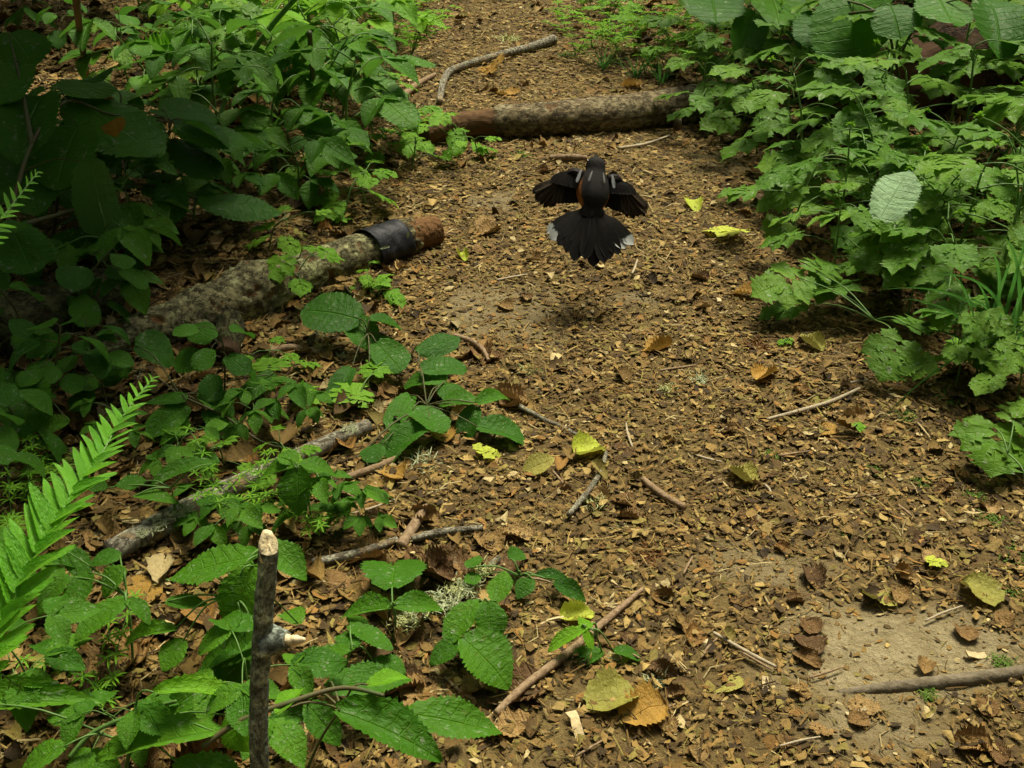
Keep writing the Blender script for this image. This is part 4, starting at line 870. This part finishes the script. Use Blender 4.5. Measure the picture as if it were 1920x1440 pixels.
# ================================================================ fallen leaves
def fallen(x, y, size, ang, kind, mat, label, name='fallen_leaf', tilt=.2, h=.014, group=None, wide=1.0):
    p = G(x, y, h)
    if h < .05: p = on_ground(p, .016 if kind == 'maple' else .008)
    L = size / ppm(p); o = link(name, pick(kind, mat)); o.location = p
    o.rotation_euler = (random.gauss(0, tilt), random.gauss(0, tilt), R(ang)); o.scale = (L * wide, L, L)
    if kind not in ('curled', 'maple'): o.location = p - Vector((-math.sin(R(ang)), math.cos(R(ang)), 0)) * L * .5
    return tag(o, label, 'leaf', group)
random.seed(23)
for a in [
    (1300, 380, 54, 10, 'curled', 'yellow', 'yellow green leaf standing on the trail right of the bird'), (1356, 436, 74, 80, 'maple', 'yellow', 'lobed yellow green leaf by the right bank'),
    (866, 478, 34, 20, 'curled', 'yellow', 'small yellow green leaf right of the sawn log end'), (907, 846, 48, 60, 'maple', 'yellow', 'crumpled yellow leaf below the hazel seedling'),
    (1012, 871, 62, -70, 'lance', 'olive', 'narrow pale olive leaf in the middle of the trail'), (1104, 842, 74, -60, 'curled', 'yellow', 'folded bright yellow leaf above the grey stick'),
    (1545, 797, 52, 80, 'hazel', 'amber', 'pleated amber hazel leaf under the pale stick'), (1532, 747, 60, 90, 'hazel', 'bramble' if False else 'olive', 'dull green leaf resting on the pale stick'),
    (1388, 890, 66, 30, 'curled', 'olive', 'dark curled leaf with upturned edge on the trail'), (1436, 702, 60, -50, 'curled', 'amber', 'curled yellowish leaf in the middle of the trail'),
    (1232, 650, 60, 100, 'curled', 'amber', 'orange brown curled leaf on the trail below the bird'), (1520, 640, 56, 30, 'curled', 'olive', 'mossy yellowish leaf near the right bank'),
    (1750, 1056, 42, 20, 'maple', 'yellow', 'bright yellow crumpled leaf near the right edge'), (1648, 1118, 66, 70, 'curled', 'olive', 'olive leaf above the bare soil patch'),
    (1362, 1266, 66, 80, 'hazel', 'olive', 'flat olive leaf left of the half buried branch'), (1152, 1306, 110, -75, 'curled', 'olive', 'long folded olive leaf at the bottom of the trail'),
    (1208, 1330, 92, -70, 'curled', 'amber', 'orange leaf at the bottom beside the folded olive leaf'), (1083, 1150, 66, -80, 'curled', 'yellow', 'bright yellow leaf above the reddish brown stick'),
    (595, 430, 92, -20, 'hazel', 'olive', 'tan hazel leaf behind the sleeved log'), (268, 1100, 70, 100, 'hazel', 'amber', 'amber hazel leaf among the dark leaflets'),
    (95, 1222, 84, 10, 'maple', 'olive', 'tan lobed leaf below the fern frond'), (1700, 528, 92, 5, 'curled', 'brown', 'rolled brown leaf upright in the right bank'),
    (830, 1070, 120, 60, 'curled', 'brown', 'large brown leaf right of the spread leaflets'), (700, 330, 40, 10, 'curled', 'amber', 'small yellow leaf on the left bank'),
    (1185, 160, 40, 80, 'curled', 'amber', 'amber leaf beyond the cross log'), (950, 172, 46, 90, 'curled', 'amber', 'yellow leaf just beyond the cross log'), (880, 1215, 0.1 + 60, 20, 'curled', 'brown', 'brown leaf beneath the toothed leaflets'),
    (915, 130, 70, 80, 'maple', 'amber', 'orange lobed leaf below the bent branch'), (1840, 1105, 80, 30, 'curled', 'olive', 'yellow brown leaf near the right edge of the soil'), (830, 812, 50, 30, 'curled', 'amber', 'orange leaf tucked under the hazel seedling'),
    (1400, 545, 60, 70, 'curled', 'amber', 'rolled amber leaf at the tip of the leaning waterleaf'), (1430, 375, 60, 10, 'curled', 'brown', 'brown curled leaf at the edge of the right bank'), (740, 885, 60, 40, 'curled', 'amber', 'ochre leaf below the hazel leaves')]:
    fallen(*a[:6], a[6])
# leaves caught on other leaves
fallen(218, 242, 50, 30, 'curled', 'amber', 'yellow dry leaf caught on the big dark hazel leaf', h=.36, tilt=.5)
o = link('fallen_leaf', pick('hazel', 'pale')); b, t_ = G(1650, 412, .30), G(1704, 316, .37); o.matrix_basis = leaf_matrix(b, t_, .080, (-.3, -.6, .6), Vector((0, 0, 0))); tag(o, 'pale leaf lying underside up on the right bank waterleaf', 'leaf')
# the many brown ones
zones = [('brown dead leaf in the litter on the trail', 'brown leaves on the trail', 95, (900, 1900), (300, 1420), .024, .045),
         ('brown dead leaf in the litter left of the trail', 'brown leaves left of the trail', 150, (60, 980), (420, 1430), .035, .085),
         ('brown dead leaf on the far trail', 'brown leaves on the far trail', 50, (760, 1250), (15, 290), .03, .06)]
for lb, gr, n, xr, yr, s0, s1 in zones:
    for k in range(n):
        x, y = random.uniform(*xr), random.uniform(*yr)
        p = on_ground(G(x, y, .006), .003); o = link('dead_leaf', pick(random.choice(['curled', 'curled', 'curled', 'maple']), 'brown')); o.location = p
        s = random.uniform(s0, s1); o.scale = (s, s, s); o.rotation_euler = (random.gauss(0, .14), random.gauss(0, .14), random.uniform(0, 6.28)); tag(o, lb, 'leaf', gr)

# ================================================================ lichen, moss, chips
def tuft(seed, n=46, spread=1.0, flat=.6):
    r = random.Random(seed); parts = []
    for i in range(n):
        p = Vector((r.gauss(0, .25), r.gauss(0, .25), 0)); d = Vector((r.gauss(0, 1), r.gauss(0, 1), abs(r.gauss(0, flat)) + .15)).normalized(); pts = [p]
        for k in range(4):
            d = (d + Vector((r.gauss(0, .5), r.gauss(0, .5), r.gauss(0, .35)))).normalized(); pts.append(pts[-1] + d * r.uniform(.08, .17))
        V, Fc, uv, a = tube(pts, [.035, .032, .028, .02, .008], 4, 1, cap=False); parts.append((V, Fc, uv))
    return joined(parts)
TUFT = {m: [mesh('lichen_tuft', *tuft(s)[:2], m) for s in range(4)] for m in ('lichen', 'ylichen', 'moss', 'deadmoss')}
def put_tuft(x, y, px, mat, label, name='lichen_tuft', h=.003, cat='lichen', group=None, sq=1.0):
    p = G(x, y, h); s = px / ppm(p) * .75; o = link(name, random.choice(TUFT[mat])); o.location = p; o.scale = (s, s, s * sq); o.rotation_euler = (0, 0, random.uniform(0, 6.28)); return tag(o, label, cat, group)
for a in [(1312, 714, 46, 'lichen', 'pale green lichen tuft in the middle of the trail'), (1252, 732, 46, 'ylichen', 'yellowish lichen tuft left of the pale green one'), (983, 696, 38, 'ylichen', 'small yellow lichen right of the drooping hazel leaves'), (1112, 942, 52, 'ylichen', 'round yellow green lichen beside the thin grey stick'),
          (1230, 1280, 58, 'lichen', 'grey green lichen tuft above the folded olive leaf'), (1165, 995, 36, 'ylichen', 'small cream lichen curl on the trail'), (160, 705, 62, 'lichen', 'pale branched lichen tuft at the dark hazel seedling'), (258, 705, 46, 'lichen', 'pale lichen bits behind the fern tip'), (795, 868, 70, 'lichen', 'greenish lichen mat below the hazel seedling'),
          (955, 76, 46, 'ylichen', 'yellowish lichen lump beyond the bent branch'), (700, 880, 46, 'lichen', 'lichen tuft on the brown stick'), (600, 632, 40, 'lichen', 'lichen tuft below the sleeved log'), (1200, 272, 22, 'lichen', 'tiny lichen in front of the cross log'), (640, 670, 34, 'lichen', 'lichen bits on the litter under the round hazel leaf'), (1150, 1232, 28, 'lichen', 'tiny lichen sprig under the bright bramble'), (110, 1165, 44, 'lichen', 'lichen tuft under the fern')]:
    put_tuft(*a)
for k, (x, y) in enumerate([(770, 1155), (800, 1140), (830, 1125), (855, 1108), (880, 1090), (905, 1072), (845, 1140), (760, 1168), (870, 1112)]): put_tuft(x, y, 60, 'ylichen' if k % 2 else 'lichen', 'crusty pale lichen growing on the dark stick', h=.018, group='lichens on the dark stick')
for k, (x, y) in enumerate([(330, 965), (350, 955), (270, 1000), (300, 988), (560, 852), (655, 805)]): put_tuft(x, y, 34, 'lichen', 'grey lichen growing on the thick branch', h=.040, group='lichens on the thick branch')
put_tuft(1418, 650, 56, 'deadmoss', 'rusty dead moss clump on the trail', 'dead_moss_clump', cat='moss'); put_tuft(1212, 1040, 70, 'deadmoss', 'dark rusty moss clump left of the bare soil', 'dead_moss_clump', cat='moss', sq=.5)
for k, (x, y, s) in enumerate([(1860, 975, 60), (1900, 1040, 60), (1730, 905, 46), (1640, 880, 40), (1880, 1240, 50), (1420 + 320, 1300, 40), (1590, 1000, 34), (1830, 930, 44), (1445, 855, 40), (1010, 700, 40), (640, 1000, 40), (1700, 780, 50), (1780, 745, 60), (1900, 1110, 50), (1060, 105, 46), (980, 290, 40), (1560, 300, 60)]):
    put_tuft(x, y, s, 'moss', 'low green moss cushion in the litter', 'moss_cushion', cat='moss', group='moss cushions', sq=.45)
def chip(x, y, L, W, ang, label, mat='chip', group=None):
    p = on_ground(G(x, y, .004), .003); s = 1 / ppm(p); r = random.Random(x); V = []
    for z in (0, 1):
        for i in range(5):
            for j in (-1, 1): V.append(((i / 4 - .5) * L * s, j * W * s * .5 * r.uniform(.6, 1.1), z * .003 + .004 * math.sin(i + x)))
    Fc = []
    for i in range(4):
        a = i * 2; Fc += [(a, a + 2, a + 3, a + 1), (10 + a, 11 + a, 13 + a, 12 + a), (a, 10 + a, 12 + a, a + 2), (a + 1, a + 3, 13 + a, 11 + a)]
    Fc += [(0, 1, 11, 10), (8, 18, 19, 9)]
    o = link('wood_chip', mesh('wood_chip', V, Fc, mat, None, None, False)); o.location = p; o.rotation_euler = (r.gauss(0, .15), r.gauss(0, .2), R(ang)); tag(o, label, 'wood chip', group)
for a in [(1080, 1365, 66, 22, 105, 'large pale split wood chip at the bottom of the trail'), (1345, 562, 30, 9, 95, 'pale chip standing out near the leaning waterleaf'), (1605, 1336, 40, 9, 8, 'pale splinter under the half buried branch'), (1115, 588, 16, 7, 130, 'tiny cream chip left of the trail middle'), (1220, 678, 16, 6, 100, 'tiny cream chip below the orange brown leaf'), (1255, 660, 14, 6, 60, 'small white chip beside the orange brown leaf'),
          (1340, 600, 16, 6, 70, 'small pale chip on the trail near the right bank'), (1435, 1285, 40, 14, 80, 'greyish wood splinter near the olive leaf'), (1325, 1208, 22, 14, 40, 'pale rounded chip on the litter'), (960, 745, 20, 10, 80, 'cream chip at the drooping hazel tip'), (1030, 1170, 60, 6, 20, 'thin pale splinter beside the bright yellow leaf'), (1830, 1228, 40, 16, 10, 'grey flake on the bare soil')]:
    chip(*a)

# ================================================================ bird
def bird():
    D = 2.34; c = P(1112, 372, D); S = D / F                                   # metres per photo pixel at the bird
    fwd = Vector((0, CP, -SP)); upc = Vector((0, SP, CP)); rt = Vector((1, 0, 0))
    yb = (upc + fwd * .30).normalized(); zb = (-fwd + upc * .30).normalized()    # body axis leans away, back to the camera
    W = Matrix((rt, yb, zb)).transposed().to_4x4() @ Matrix.Rotation(R(-5), 4, 'Z') @ Matrix.Rotation(R(9), 4, 'Y'); W.translation = c
    def feather_mat(name, a, b, tip=None, tip_at=.7):
        s = NT(name); uv = s.n('ShaderNodeUVMap').outputs[0]; sep = s.n('ShaderNodeSeparateXYZ'); s.l(uv, sep.inputs[0])
        barb = s.n('ShaderNodeTexWave'); mp = s.n('ShaderNodeMapping'); s.l(uv, mp.inputs[0]); mp.inputs['Scale'].default_value = (.6, 9, 1); s.l(mp.outputs[0], barb.inputs[0]); barb.inputs['Scale'].default_value = 4; barb.inputs['Distortion'].default_value = 2
        col = s.mix(s.step(s.math('ABSOLUTE', sep.outputs[0]), .0, 1.0), a, b)
        if tip:
            e = s.math('ADD', sep.outputs[1], s.math('MULTIPLY', s.noise(uv, 7), .12)); col = s.mix(s.step(e, tip_at, tip_at + .05), col, tip)
        return s.bsdf(col, .65, s.bump(barb.outputs['Fac'], .5, .002), .12)
    M['tailf'] = feather_mat('tail_feather', (.004, .003, .0025), (.009, .007, .005)); M['tailw'] = feather_mat('tail_feather_white', (.004, .003, .0025), (.009, .007, .005), (.38, .39, .36), .82)
    M['wingf'] = feather_mat('wing_feather', (.024, .017, .010), (.060, .042, .024)); M['wingd'] = feather_mat('wing_covert', (.007, .006, .005), (.017, .013, .011)); M['white'] = feather_mat('white_scapular', (.34, .34, .34), (.28, .29, .30))
    s = NT('bird_plumage'); at = s.n('ShaderNodeAttribute', attribute_name='rufous').outputs['Fac']; wh = s.n('ShaderNodeAttribute', attribute_name='belly').outputs['Fac']
    tc = s.n('ShaderNodeTexCoord').outputs['Object']; n = s.noise(tc, 130, 4, .7)
    col = s.mix(n, (.004, .0035, .003), (.022, .019, .017)); col = s.mix(at, col, s.mix(n, (.22, .070, .015), (.36, .13, .03))); col = s.mix(wh, col, (.55, .52, .46))
    s.bsdf(col, .8, s.bump(n, .4, .003), .15); M['plumage'] = s.m
    # continuous body: rings along y (head +), z towards the back
    prof = [(-.040, .010, .003, -.004), (-.026, .018, .011, -.003), (-.008, .031, .025, -.004), (.010, .0365, .031, -.006), (.028, .0365, .031, -.006), (.044, .032, .027, -.004), (.056, .024, .022, -.001), (.064, .0205, .0205, .001), (.074, .0215, .022, .002), (.084, .0205, .021, .001), (.092, .0155, .016, -.001), (.097, .008, .008, -.003), (.0985, .001, .001, -.003)]
    seg = 28; V, ru, be = [], [], []
    for y, a, b, z0 in prof:
        for j in range(seg):
            th = 2 * math.pi * j / seg; fl = .0006 * math.sin(9 * th + y * 300)
            V.append((math.cos(th) * (a + fl), y, math.sin(th) * (b + fl) + z0))
            side = abs(math.cos(th)); ru.append(1.0 if (side > .70 and math.sin(th) < (.62 if math.cos(th) < 0 else .4) and -.03 < y < .034) else 0); be.append(1.0 if (math.sin(th) < -.75 and -.02 < y < .04) else 0)
    m = len(prof); Fc = [(i * seg + j, i * seg + (j + 1) % seg, (i + 1) * seg + (j + 1) % seg, (i + 1) * seg + j) for i in range(m - 1) for j in range(seg)] + [tuple(range(seg))[::-1], tuple(range((m - 1) * seg, m * seg))]
    body = link('bird', mesh('bird', V, Fc, 'plumage', None, {'rufous': ru, 'belly': be})); body.matrix_basis = W
    sd = body.modifiers.new('smooth', 'SUBSURF'); sd.levels = 1; sd.render_levels = 2
    tag(body, 'black bird with fanned white cornered tail landing above the trail', 'bird')
    FE = [strip_leaf(p_feather, 14, .0, .2, .02, [.05, .09][i], 0, 1, cross=(-1, -.5, 0, .5, 1), seed=400 + i, wav=.01, double=False) for i in range(2)]
    FM = {k: [mesh('feather', f[0], f[1], k, f[2]) for f in FE] for k in ('tailf', 'tailw', 'wingf', 'wingd', 'white')}
    def feather(parent, name, p, ang, L, w, mat, z=0.0, lean=0.0, nrm=(0, 0, 1)):
        d = Vector((math.cos(R(ang)), math.sin(R(ang)), lean)).normalized(); p = Vector((p[0], p[1], z))
        return link(name, random.choice(FM[mat]), parent, leaf_matrix(p, p + d * L, w, nrm, Vector((0, 0, 0))))
    # tail
    tv, tf, tu, ta = tube([(0, -.018, .002), (0, -.032, .002), (0, -.044, .001)], [.005, .006, .004], 10, 4); tail = link('tail', mesh('tail', tv, tf, 'tailf', tu), body)
    for k in range(12):
        q = (k - 5.5) / 5.5; ang = 270 + q * 54; L = .122 - .020 * abs(q) ** 1.5 + random.uniform(-.008, .005); out = abs(q) > .75
        f = feather(tail, 'tail_feather', (q * .011, -.026, 0), ang + random.uniform(-2, 2), L, .031, 'tailw' if out else 'tailf', .004 - .0016 * abs(k - 5.5), -.05)
        if out: f['label'] = 'black tail feather with white tip'
    for k in range(7):
        q = (k - 3) / 3; feather(tail, 'tail_covert', (q * .009, -.012, 0), 270 + q * 26, .040 - .006 * abs(q), .014, 'tailf', .0125 - .002 * abs(q), -.22)
    # wings
    for sgn in (-1, 1):
        sh = Vector((sgn * .030, .046, .004)); wr = Vector((sgn * .062, .050, -.010))
        V, Fc, uv, a = tube([sh, (sh + wr) / 2 + Vector((0, .006, .003)), wr, wr + Vector((sgn * .014, -.012, -.008))], [.012, .010, .007, .003], 10, 6); wing = link('wing', mesh('wing', V, Fc, 'wingd', uv), body)
        ang0 = 209 if sgn < 0 else -24
        for k in range(9):                                     # primaries
            u = k / 8; ang = ang0 + (-sgn) * u * 44; p = wr + Vector((sgn * .012 * (1 - u), -.010 * (1 - u), 0))
            feather(wing, 'primary_feather', p, ang + random.uniform(-2, 2), .066 + .012 * math.sin(u * 2.6) + random.uniform(-.004, .004), .0135, 'wingf', p.z - .0012 * k + .004, -.30)
        for k in range(7):                                     # secondaries
            u = k / 6; p = wr.lerp(sh, u * .95); ang = (ang0 + (-sgn) * 46) + (-sgn) * u * 16
            feather(wing, 'secondary_feather', p, ang, .066 - .012 * u, .017, 'wingd' if k > 2 else 'wingf', p.z - .006 - .001 * k, -.15)
        for k in range(8):                                     # coverts
            u = k / 7; p = wr.lerp(sh, u) + Vector((sgn * .006 * (1 - u), .002, 0)); ang = ang0 + (-sgn) * (14 + u * 46)
            feather(wing, 'covert_feather', p, ang, .034, .014, 'wingd', p.z + .006, -.12)
        for (x, y, L, w) in ((.034, .052, .030, .007), (.012, .048, .024, .0045)):
            feather(wing, 'scapular_feather', (sgn * x, y), 270 - sgn * 14 * -1, L, w, 'white', .030 if x < .02 else .020, -.12)['label'] = 'white spotted shoulder feather'
        # eye, leg with toes
        V, Fc, uv, a = tube([(sgn * .0165, .082, .006), (sgn * .0205, .083, .006), (sgn * .0222, .0835, .006)], [.0035, .0030, .0008], 10, 3); link('eye', mesh('eye', V, Fc, 'eye', uv), body)
        V, Fc, uv, a = tube([(sgn * .012, -.005, -.026), (sgn * .014, -.018, -.040), (sgn * .014, -.006, -.056)], [.004, .0018, .0014], 7, 5); leg = link('leg', mesh('leg', V, Fc, 'twig', uv), body)
        for dx, dy in ((-.006, -.012), (0, -.014), (.006, -.012), (0, .009)):
            V, Fc, uv, a = tube([(sgn * .014, -.006, -.056), (sgn * .014 + dx * .6, -.006 + dy * .6, -.058), (sgn * .014 + dx, -.006 + dy, -.064)], [.0013, .0011, .0005], 5, 3); link('toe', mesh('toe', V, Fc, 'twig', uv), leg)
    V, Fc, uv, a = tube([(0, .094, -.003), (0, .103, -.005), (0, .111, -.008)], [.0062, .0038, .0005], 10, 4); link('beak', mesh('beak', V, Fc, 'wingd', uv), body)
M['eye'] = plain_material('bird_eye', (.25, .02, .01), (.02, .01, .01), 300, .15, .05, .6)
bird()

# ---------------------------------------------------------------- drop prototypes that were never placed
for lst in PROTO.values():
    for src in lst:
        if src.name not in USED:
            for ch in list(src.children): bpy.data.objects.remove(ch)
            bpy.data.objects.remove(src)
